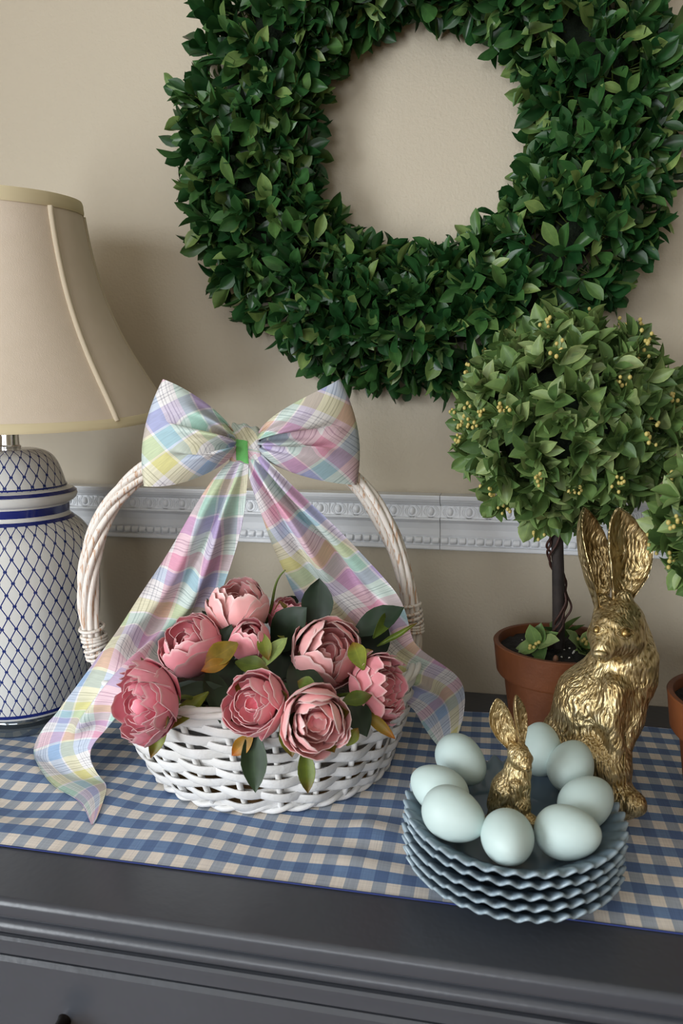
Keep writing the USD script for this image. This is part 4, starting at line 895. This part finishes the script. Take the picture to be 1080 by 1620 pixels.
# hoop handle
def hp(x, y, off=0.0):
    d = ray(x, y); o = np.array([BC[0], BC[1]]) + bn * off; k = ((o - CAM[:2]) @ bn) / (d[:2] @ bn); return CAM + d * k
HP = smooth_curve([hp(*q) for q in [(168, 1072), (157, 1038), (147, 1000), (140, 955), (140, 905), (150, 855), (172, 803), (204, 765), (243, 735), (292, 710), (340, 697), (392, 692), (442, 697), (492, 713), (538, 741), (576, 778), (606, 823), (628, 872), (642, 922), (649, 968), (652, 1005), (650, 1040)]], 160)
Tn = np.gradient(HP, axis=0); Tn /= np.linalg.norm(Tn, axis=1, keepdims=True); B3 = np.array([bn[0], bn[1], 0.0]); N3 = np.cross(B3, Tn)
u = np.linspace(0, 1, 160)
NSTR = 7
for k in range(NSTR):
    an = 2 * np.pi * (k / NSTR + 2.1 * np.where(u < .5, u, 0.5 + (u - .5) * 0.45)); ro = 0.0072 if k < 6 else 0.0
    ro = ro * (1 + 0.12 * np.sin(u * 40 + k * 1.7))
    p = HP + np.reshape(ro, (-1, 1)) * (np.cos(an)[:, None] * N3 + np.sin(an)[:, None] * B3) if k < 6 else HP
    part(bk, 'handle_strand', tube(p, 0.0036, 8), M['handle'], smooth=True)
for e0, e1 in ((0.040, 0.082), (0.918, 0.962)):
    for k in range(7):
        c = np.interp(np.linspace(e0, e1, 7)[k], u, np.arange(160)); i = int(c); cc_, tt_ = HP[i], Tn[i]
        nn, bb = N3[i], B3; a = np.linspace(0, 2 * np.pi, 20, endpoint=False)
        ring = cc_ + 0.0125 * (np.cos(a)[:, None] * nn + np.sin(a)[:, None] * bb) + tt_ * 0.0016 * np.sin(a + k)[:, None]
        part(bk, 'binding', tube(ring, 0.0019, 6, closed=True), M['handle'], smooth=True)
# brown shredded filling under the flowers
n, m = 64, 14; th = np.linspace(0, 2 * np.pi, n, endpoint=False); V = []
for q in np.linspace(0, 1, m):
    p = ovalpt(th, 0.55 + 0.25 * (1 - q ** 2), -0.020 - (1 - q) * 0.108); p[:, 2] += 0.010 * (meshkit.fbm(p * 90, 2, 5) - 0.5); V.append(p)
v = np.stack(V, 1).reshape(-1, 3); single('shredded_filling', (v, gridfaces(n, m, True)), M['filler'], 'brown shredded filling inside the white basket under the flowers', 'filling', kind='stuff', smooth=True, loc=(BC[0], BC[1], CZ + 0.05))

# ================================================================== peonies
def petal(Rp, th0, th1, W, ph0, R_, ruffle=0.0, lip=0.0, skew=0.05, nt=10, ns=9, tipcut=0.42):
    t = np.linspace(0, 1, nt)[:, None]; s = np.linspace(-1, 1, ns)[None]
    pa, pb = R_.uniform(0, 6.28, 2)
    edge = 1 - tipcut * np.abs(s) ** 2.4 - ruffle * (0.5 + 0.5 * np.sin(s * 8.0 + pa)) - 0.05 * np.exp(-(s / .18) ** 2)
    th = th0 + (th1 - th0) * t * edge
    w = W * (0.30 + 0.70 * np.sin(np.pi * np.clip(0.08 + 0.60 * t, 0, 1)))
    az = ph0 + s * w / np.maximum(np.sin(np.clip(th, 0.45, np.pi - 0.45)), 0.42) / Rp
    r = Rp * (1 + skew * s + lip * t ** 4 + 0.02 * np.sin(s * 3 + pb) * t + 0.30 * ruffle * np.sin(s * 9 + pb) * t ** 3 - 0.04 * np.exp(-(s / .12) ** 2) * t)
    V = np.stack([r * np.sin(th) * np.cos(az), r * np.sin(th) * np.sin(az), -r * np.cos(th)], -1).reshape(-1, 3)
    uv = np.stack([np.broadcast_to(s * .5 + .5, th.shape), np.broadcast_to(t, th.shape)], -1).reshape(-1, 2)
    return solid_grid(V, nt, ns, 0.0007, uv)
def basis(axis):
    z = unit(axis); x = unit(np.cross((0, 0, 1.0) if abs(z[2]) < .95 else (1.0, 0, 0), z)); return np.array([x, np.cross(z, x), z])
def sepal_leaf(base, tip, nrm, width, bend=0.2, shape='ovate', seed=0, k=8):
    """one leaf blade from base to tip"""
    LT = leaf_template(k, 0.18, bend, shape); ax = np.asarray(tip, float) - base; L = np.linalg.norm(ax)
    V, U, f = place_leaves(LT, np.array([base], float), np.array([ax]), np.array([nrm], float), np.array([L]), np.array([(seed * 0.37) % 1]), np.array([width / L / 0.52 * (1 if shape == 'ovate' else .75)]))
    w = np.sin(V[0][:, 0] * 300 + seed) * 0.0008
    (v, fa), uv = solid_grid(V[0] + np.asarray(unit(nrm)) * w[:, None], k, 5, 0.0006, U[0]); return (v, fa), uv
FOOT = np.array([BC[0], BC[1], CZ + 0.025])
def peony(x, y, Y, rpx, axis, kind, mat, seed, label, nsep=4, squash=1.0):
    c = ony(x, y, Y); s = rpx * pxm(c); R_ = np.random.default_rng(seed); axis = unit(axis); Bs = basis(axis)
    root = thing('peony', label, 'flower', c - axis * s * 0.9, 'pink peonies in the basket')
    if kind == 'bud': layers = [(3, 1.0, 2.55, .95, 0, 0.0), (3, .93, 2.7, .9, 0, 0), (3, .80, 2.75, .9, 0, 0), (3, .6, 2.8, .8, 0, 0)]
    elif kind == 'round': layers = [(3, 1.0, 1.85, 1.0, .015, .02), (3, .97, 2.20, .95, .02, -.03), (4, .92, 2.38, .82, .02, -.03), (4, .80, 2.46, .80, .03, -.03), (4, .64, 2.5, .76, .04, 0), (4, .46, 2.55, .70, .05, 0), (3, .28, 2.6, .70, .05, 0)]
    elif kind == 'open': layers = [(3, 1.0, 1.75, .98, .02, .04), (4, .96, 1.98, .86, .03, .0), (4, .86, 2.10, .82, .03, .0), (5, .72, 2.16, .70, .05, .02), (5, .57, 2.2, .66, .06, .03), (5, .42, 2.25, .62, .06, .03), (4, .27, 2.3, .60, .07, .03)]
    else: layers = [(5, 1.0, 1.62, .72, .08, .05), (6, .97, 1.88, .64, .10, .03), (6, .90, 2.06, .60, .10, .03), (6, .78, 2.16, .56, .11, .05), (6, .64, 2.22, .54, .11, .05), (6, .49, 2.28, .52, .11, .05), (5, .34, 2.35, .50, .10, .03)]
    for li, (cnt, fr, t1, w, ruf, lip) in enumerate(layers):
        ph = R_.uniform(0, 6.28); sg = 1 if li % 2 else -1
        for k in range(cnt):
            (v, f), uv = petal(s * fr * R_.uniform(.955, 1.03), 0.12 + 0.02 * li, t1 + R_.normal() * (.06 if li < 2 else .16), s * w * R_.uniform(.92, 1.1) * (0.30 + .70 * fr), ph + k * 2 * np.pi / cnt + R_.normal() * .12, R_, ruf, lip, sg * (0.045 if li < 3 else .06))
            tl = R_.normal(size=3) * (.05 if li < 2 else .11); v = v + np.cross(tl, v) + R_.normal(size=3) * s * (.01 if li < 2 else .035)
            v = v * [1, 1, squash]
            part(root, 'petal', (v @ Bs + c, f), M[mat], uv=uv)
    b = c - axis * s * 0.96 * squash
    part(root, 'calyx', ball(b, s * .22, 2), M['stem'], smooth=True)
    ft = np.array([BC[0] + (c[0] - BC[0]) * .55, BC[1] + (c[1] - BC[1]) * .55, CZ + BH * .80 + 0.003])
    p = smooth_curve([b, b - axis * s * .35, (b - axis * s * .6) * .5 + ft * .5, ft], 14)
    part(root, 'stem', tube(p, 0.0022, 7), M['stem'], smooth=True)
    ph = R_.uniform(0, 6.28)
    for k in range(nsep):
        a = ph + k * 2 * np.pi / nsep + R_.normal() * .25; d = Bs[0] * math.cos(a) + Bs[1] * math.sin(a)
        base = b + d * s * .12; tip = c + d * s * R_.uniform(1.06, 1.22) - axis * s * R_.uniform(.05, .45)
        (v, f), uv = sepal_leaf(base, tip, unit(d * .9 - axis * .6) * -1, s * R_.uniform(.5, .75), -0.5, 'ovate', seed * 7 + k)
        part(root, 'sepal', (v, f), M['sepal'], uv=uv)
    return root
def dirv(r, u_, b):  # right, up, towards the camera (as seen in the picture)
    return RT * r + np.array([0, 0, 1.0]) * u_ + np.array([-FW[0], -FW[1], 0]) * b
PE = {}
PE['back'] = peony(464, 972, .768, 40, dirv(.1, .8, .1), 'round', 'petal_deep', 6, 'deep pink peony at the back, mostly hidden behind dark leaves', 4)
PE['top'] = peony(377, 956, .735, 50, dirv(.05, .95, .25), 'round', 'petal_pale', 1, 'pale pink peony at the top, its rounded side turned to the viewer', 4)
PE['left'] = peony(298, 1018, .690, 51, dirv(-.55, .62, .45), 'round', 'petal_mid', 2, 'pink peony at the upper left, opening up to the left', 4)
PE['bud'] = peony(395, 1013, .695, 33, dirv(.15, .85, .45), 'bud', 'petal_mid', 4, 'small closed pink peony bud in the middle of the bouquet', 5, 1.1)
PE['big'] = peony(518, 1030, .713, 57, dirv(.28, .62, .72), 'round', 'petal_pale', 5, 'pale pink round peony right of the middle, opening upwards', 4)
PE['far_left'] = peony(222, 1112, .590, 66, dirv(-.72, .12, .58), 'ruffled', 'petal_deep', 3, 'deep pink ruffled peony hanging over the left side of the basket', 5, .86)
PE['right'] = peony(608, 1090, .682, 57, dirv(.80, .28, .38), 'ruffled', 'petal_mid', 9, 'pink ruffled peony at the right edge of the basket, facing right', 5, .90)
PE['front_left'] = peony(400, 1114, .605, 54, dirv(-.42, .30, .75), 'open', 'petal_mid', 7, 'pink open peony at the front, left of the lowest one', 4)
PE['front'] = peony(500, 1143, .590, 57, dirv(.14, .10, .95), 'open', 'petal_pale', 8, 'lowest pale pink peony at the front, facing the viewer', 4)
def leaf(p, name, mat, x0, y0, Y0, x1, y1, Y1, wpx, seed, nrm=(0, 0, 0), bend=.25, shape='ovate', label=None):
    b, t = ony(x0, y0, Y0), ony(x1, y1, Y1); nr = unit(CAM - b) + np.asarray(nrm, float)
    (v, f), uv = sepal_leaf(b, t, nr, wpx * pxm(b), bend, shape, seed); part(PE[p], name, (v, f), M[mat], uv=uv, label=label)
DL = 'dark green leaf'
leaf('big', 'leaf', 'peony_leaf', 498, 1002, .735, 505, 914, .752, 50, 1, label=DL); leaf('right', 'leaf', 'peony_leaf', 556, 1008, .735, 637, 957, .752, 42, 2, (0, 0, .6), label=DL)
leaf('back', 'leaf', 'peony_leaf', 432, 1030, .735, 477, 962, .722, 62, 3, (-.3, 0, .3), label=DL); leaf('front_left', 'leaf', 'peony_leaf', 399, 1150, .628, 404, 1253, .598, 40, 4, label=DL)
leaf('front_left', 'leaf', 'peony_leaf', 372, 1100, .66, 272, 1092, .64, 36, 5, (0, 0, .8), label=DL); leaf('far_left', 'leaf', 'peony_leaf', 362, 1118, .645, 262, 1078, .66, 40, 6, (0, 0, .9), label=DL)
leaf('front_left', 'leaf', 'peony_leaf', 330, 1060, .68, 352, 1132, .622, 40, 7, (.4, 0, .3), label=DL); leaf('bud', 'leaf', 'peony_leaf', 420, 1075, .70, 455, 1128, .64, 46, 8, (0, 0, .3), label=DL)
leaf('big', 'leaf', 'peony_leaf', 462, 1050, .70, 505, 1120, .635, 52, 9, (0, 0, .5), label=DL); leaf('front', 'leaf', 'peony_leaf', 556, 1105, .66, 578, 1160, .625, 40, 10, label=DL)
leaf('right', 'leaf', 'peony_leaf', 560, 1040, .74, 612, 985, .76, 62, 11, (0, 0, .4), label=DL); leaf('top', 'leaf', 'peony_leaf', 420, 985, .79, 475, 940, .83, 30, 12, (0, 0, .3), label=DL)
leaf('left', 'leaf', 'peony_leaf', 345, 1065, .70, 362, 990, .70, 46, 13, (-.2, 0, .4), label=DL); leaf('left', 'leaf', 'peony_leaf', 372, 1010, .74, 316, 952, .78, 26, 14, (0, 0, .8), label=DL)
leaf('big', 'leaf', 'peony_leaf', 455, 1010, .75, 440, 1075, .70, 50, 15, (0, 0, .4), label=DL); leaf('bud', 'leaf', 'peony_leaf', 380, 1045, .70, 330, 1100, .655, 54, 16, (0, 0, .7), label=DL)
leaf('bud', 'leaf', 'pale_leaf', 413, 1056, .672, 452, 1006, .69, 27, 17, (-.5, 0, .2), label='pale green folded leaf')
leaf('front', 'leaf', 'sepal', 482, 1180, .612, 487, 1256, .596, 27, 18, label='yellow-green hanging leaf'); leaf('right', 'leaf', 'sepal', 596, 1022, .735, 664, 992, .745, 17, 19, (0, 0, .5), -.6, 'lance', label='narrow yellow-green leaf')
leaf('front_left', 'sepal', 'amber', 400, 1162, .622, 366, 1196, .61, 26, 20); leaf('front_left', 'leaf', 'sepal', 330, 1095, .64, 262, 1152, .612, 26, 21, (0, 0, .6), label='olive green leaf')
leaf('bud', 'sepal', 'amber', 376, 1018, .668, 324, 1048, .645, 36, 22, (0, 0, .3)); leaf('bud', 'sepal', 'amber', 362, 1046, .655, 318, 1060, .64, 22, 40, (0, 0, .3)); leaf('bud', 'leaf', 'sepal', 344, 1040, .69, 366, 984, .725, 28, 41, (.6, 0, .2))
leaf('bud', 'sepal', 'sepal', 372, 1048, .672, 424, 1056, .668, 30, 42, (0, 0, .5)); leaf('top', 'sepal', 'sepal', 372, 1000, .735, 412, 978, .75, 34, 43); leaf('top', 'sepal', 'sepal', 345, 985, .765, 322, 926, .785, 14, 44, (0, 0, .2), -.3, 'lance')
leaf('big', 'sepal', 'sepal', 470, 1012, .73, 432, 985, .74, 26, 45); leaf('back', 'sepal', 'sepal', 452, 1000, .755, 443, 952, .75, 30, 46); leaf('right', 'sepal', 'sepal', 590, 1010, .72, 628, 960, .765, 22, 47); leaf('right', 'sepal', 'sepal', 575, 1060, .665, 556, 1012, .69, 30, 48)
leaf('front', 'sepal', 'sepal', 500, 1090, .62, 470, 1076, .622, 26, 49, (0, 0, .6)); leaf('front', 'sepal', 'sepal', 548, 1180, .60, 566, 1152, .605, 20, 50); leaf('bud', 'sepal', 'sepal', 412, 1000, .69, 424, 1042, .67, 22, 23); leaf('far_left', 'sepal', 'sepal', 262, 1130, .625, 238, 1200, .605, 24, 24)
leaf('front', 'sepal', 'sepal', 452, 1128, .622, 462, 1198, .606, 32, 25); leaf('front', 'sepal', 'sepal', 540, 1112, .632, 588, 1098, .640, 26, 26, (0, 0, .6)); leaf('right', 'sepal', 'amber', 570, 1120, .655, 624, 1168, .64, 18, 27)
leaf('right', 'sepal', 'sepal', 556, 1048, .70, 588, 1028, .70, 22, 28, (0, 0, .5)); leaf('front', 'sepal', 'sepal', 446, 1110, .632, 410, 1094, .628, 30, 29, (0, 0, .5))
st_ = smooth_curve([ony(*q) for q in [(420, 985, .755), (431, 950, .755), (436, 925, .755), (451, 902, .75)]], 14); part(PE['back'], 'stem_tip', tube(st_, np.linspace(.0022, .0007, 14), 7), M['sepal'] if False else M['stem'], smooth=True, label='thin curved green tip')

# ================================================================== plaid ribbon bow tied to the handle
KC = ony(390, 706, 0.768)
bw = thing('ribbon_bow', 'pastel plaid ribbon bow with two long tails tied to the top of the basket handle', 'bow', KC)
def ruv(a, b, ang, o=(0.3, 0.3)): ca, sa = math.cos(ang), math.sin(ang); return np.stack([ca * a - sa * b + o[0] + 1, sa * a + ca * b + o[1] + 1], -1).reshape(-1, 2)
def bez(P, t):
    from scipy.interpolate import CubicSpline
    P = np.asarray(P, float); return CubicSpline(np.linspace(0, 1, len(P)), P)(t)
def loop(top, bot, bulge, sgn, ang, o, folds):
    n1, m = 40, 61; S = np.r_[np.linspace(0, 1, n1), np.linspace(1, 0.05, 22)[1:]]; front = np.r_[np.ones(n1), -np.ones(21)]
    T_, B_ = bez(top, S), bez(bot, S); t = np.linspace(0, 1, m); V = []
    for i, s in enumerate(S):
        px_ = T_[i][None] * (1 - t)[:, None] + B_[i][None] * t[:, None] + np.stack([bulge * s ** 3 * 4 * t * (1 - t), 0 * t], -1)
        puff = math.sin(math.pi * s ** 0.75) ** 0.8 * 0.030 + 0.012 * s * math.sqrt(max(0, 1 - s ** 6))
        d = front[i] * puff * (0.30 + 0.70 * np.sin(np.pi * t) ** 0.7)
        if front[i] > 0:
            for t0, amp, wd, s1 in folds: 
                x = (t - t0) / wd; d = d + amp * math.sin(math.pi * min(1, s / s1) ** .6 if s < s1 else math.pi) * (x * np.exp(0.5 - x * x / 2))
            d = d + 0.0022 * math.exp(-s * 3.0) * np.cos(2 * np.pi * 4.5 * t + 1) * min(1, s * 8)
        Yq = KC[1] - 0.004 - d + 0.36 * (px_[:, 0] - 390) * 0.00065
        if front[i] > 0:
            env = math.sin(math.pi * min(1, (s / .95)) ** .8) * (1 - .3 * s)
            for t0, amp, wd, s1 in folds:
                if abs(amp) > .009:
                    e = env * np.clip((s1 + .12 - s) * 6, 0, 1); sg_ = np.sign(amp)
                    px_[:, 1] += sg_ * abs(amp) * 900 * e * np.exp(-((t - t0 + sg_ * .028) / .030) ** 2); Yq = Yq - 0.010 * e * np.exp(-((t - t0 + sg_ * .03) / .035) ** 2) + 0.012 * e * np.exp(-((t - t0 - sg_ * .035) / .04) ** 2)
        for k in range(m): V.append(ony(px_[k, 0], px_[k, 1], Yq[k]))
    along = np.r_[np.linspace(0, .125, n1), np.linspace(.125, .25, 22)[1:]]
    A_, T2_ = np.meshgrid(along, (t - .5) * .115, indexing='ij'); uv = ruv(A_, T2_, ang, o)
    V = np.array(V); return solid_grid(V, len(S), m, 0.0007, uv)
(v, f), uv = loop([(374, 692), (346, 655), (302, 622), (258, 600)], [(374, 712), (346, 738), (292, 762), (228, 769)], -15, 1, math.radians(48), (.012, .03), [(.36, .020, .045, .9), (.66, .014, .045, .7), (.14, .008, .05, .7)])
part(bw, 'loop', (v, f), M['plaid'], uv=uv)
(v, f), uv = loop([(406, 690), (438, 655), (490, 625), (537, 600)], [(406, 710), (440, 738), (500, 758), (563, 767)], 16, 1, math.radians(-42), (.07, .05), [(.42, -.020, .045, .85), (.64, -.014, .045, .75), (.2, .008, .05, .6)])
part(bw, 'loop', (v, f), M['plaid'], uv=uv)
# knot: a band over the middle
n, m = 40, 21; ph = np.linspace(0, 2 * np.pi, n, endpoint=False); s = np.linspace(-1, 1, m); V = []
for p in ph:
    r = 1 + 0.06 * np.cos(s * 7 + 0.8 * np.sin(p)) - 0.10 * s ** 4
    V.append(np.stack([0.0155 * s * (1 - 0.10 * np.sin(p)), -0.0165 * r * np.cos(p), 0.0225 * r * np.sin(p) - 0.003 * s], -1))
V = np.concatenate(V); V = KC + V[:, :1] * np.array([math.cos(YAW), math.sin(YAW), 0]) + V[:, 1:2] * np.array([-math.sin(YAW), math.cos(YAW), 0]) + V[:, 2:] * [0, 0, 1]
uv = ruv(*np.meshgrid(ph * .02, s * .018, indexing='ij'), math.radians(40), (.050, .075)); kn = part(bw, 'knot', (V, gridfaces(n, m, True)), M['plaid'], uv=uv)
ii, jj = np.arange(35, 43) % n, np.arange(4, 13); gq = V.reshape(n, m, 3)[np.ix_(ii, jj)]; gq = gq + 0.0005 * unit(CAM - KC); gv = gq.copy()
gv[:, 0] = gq[:, 0] * .75 + gq[:, 1] * .25; part(kn, 'green_check', (gv.reshape(-1, 3), gridfaces(len(ii), len(jj))), M['green_check'], smooth=True, label='bright green woven check')

def PT3(x, y, q): return onz(x, y, q[0]) if isinstance(q, tuple) else ony(x, y, q)
def tail(rows, ang, o, folds, rip):
    R6 = np.array([np.r_[PT3(*a), PT3(*b)] for a, b in rows]); mid = (R6[:, :3] + R6[:, 3:]) / 2
    Q = smooth_curve(np.c_[mid, R6], 110)[:, 3:]; m = 25; t = np.linspace(0, 1, m); L_, R_ = Q[:, :3], Q[:, 3:]
    V = L_[:, None] * (1 - t)[None, :, None] + R_[:, None] * t[None, :, None]
    al = np.r_[0, np.cumsum(np.linalg.norm(np.diff((L_ + R_) / 2, axis=0), axis=1))]; fr = al / al[-1]
    T = np.gradient((L_ + R_) / 2, axis=0); T /= np.linalg.norm(T, axis=1, keepdims=True); W = R_ - L_; Nn = np.cross(W, T); Nn /= np.linalg.norm(Nn, axis=1, keepdims=True)
    Nn = np.where(((CAM - (L_ + R_) / 2) * Nn).sum(1, keepdims=True) < 0, -Nn, Nn)
    d = np.zeros((len(Q), m))
    for c0, c1, amp, wd, s1 in folds:
        c = c0 + (c1 - c0) * np.minimum(1, fr / s1); x = (t[None] - c[:, None]) / wd; d += (amp * np.clip(1 - fr / s1, 0, 1) ** .8 * np.minimum(1, fr * 10))[:, None] * np.exp(-x * x / 2)
    d += rip * np.sin(2 * np.pi * (t[None] * 1.6 + fr[:, None] * 2.2)) * np.clip(np.minimum(fr * 5, (0.93 - fr) * 8), 0, 1)[:, None] * 0.5
    lowz = np.clip(((V[..., 2] - CZ) / 0.02), 0.05, 1); V = V + Nn[:, None] * (d * lowz)[..., None]
    V[..., 2] = np.maximum(V[..., 2], TZ + cloth_h(V[..., 0], V[..., 1]) + 0.0022)
    wid = np.linalg.norm(W, axis=1); A_ = np.broadcast_to(al[:, None], V.shape[:2]); X_ = (t[None] - .5) * np.minimum(wid, 0.105)[:, None].clip(0.085)
    return solid_grid(V.reshape(-1, 3), len(Q), m, 0.0007, ruv(A_, X_, ang, o))
LT_ = [((368, 726, .756), (393, 736, .756)), ((342, 752, .752), (390, 775, .752)), ((319, 785, .750), (385, 815, .747)), ((289, 835, .747), (374, 865, .756)), ((259, 885, .744), (356, 920, .768)), ((232, 926, .740), (332, 970, .778)),
       ((206, 966, .732), (300, 1012, .752)), ((181, 1004, .714), (264, 1050, .695)), ((158, 1037, .698), (236, 1080, .640)), ((128, 1080, .690), (202, 1115, .625)), ((108, 1106, .700), (186, 1130, .632)), ((92, 1126, .715), (174, 1146, .645)),
       ((66, 1155, (.028,)), (158, 1166, (.055,))), ((53, 1185, (.010,)), (145, 1189, (.032,))), ((62, 1220, (.0050,)), (150, 1217, (.014,))), ((87, 1248, (.0045,)), (164, 1237, (.0065,))), ((120, 1270, (.0040,)), (168, 1254, (.006,))), ((138, 1294, (.0036,)), (158, 1288, (.0045,))), ((145, 1308, (.0035,)), (149, 1306, (.0035,)))]
(v, f), uv = tail(LT_, math.radians(-14), (.03, .055), [(.25, .2, .013, .09, .75), (.64, .60, .018, .07, .9), (.45, .4, -.010, .07, .7)], 0.003); part(bw, 'tail', (v, f), M['plaid'], uv=uv)
RT_ = [((389, 738, .757), (408, 712, .757)), ((400, 775, .757), (442, 748, .760)), ((414, 815, .758), (490, 795, .766)), ((429, 858, .762), (536, 838, .776)), ((448, 903, .786), (580, 883, .794)), ((470, 948, .803), (614, 922, .800)), ((503, 990, .795), (637, 958, .785)), ((545, 1035, .765), (650, 1003, .776)),
       ((590, 1078, .765), (664, 1026, .778)), ((630, 1106, .778), (698, 1050, .800)), ((655, 1124, .800), (725, 1073, .832)), ((668, 1146, .824), (735, 1108, .852)), ((684, 1170, (.012,)), (727, 1154, .846)), ((701, 1190, (.005,)), (709, 1187, (.006,)))]
(v, f), uv = tail(RT_, math.radians(-12), (.085, .02), [(.30, .28, -.014, .06, .85), (.47, .5, .016, .07, .9), (.82, .85, .012, .07, .7), (.66, .7, -.014, .05, .7)], 0.003); part(bw, 'tail', (v, f), M['plaid'], uv=uv)
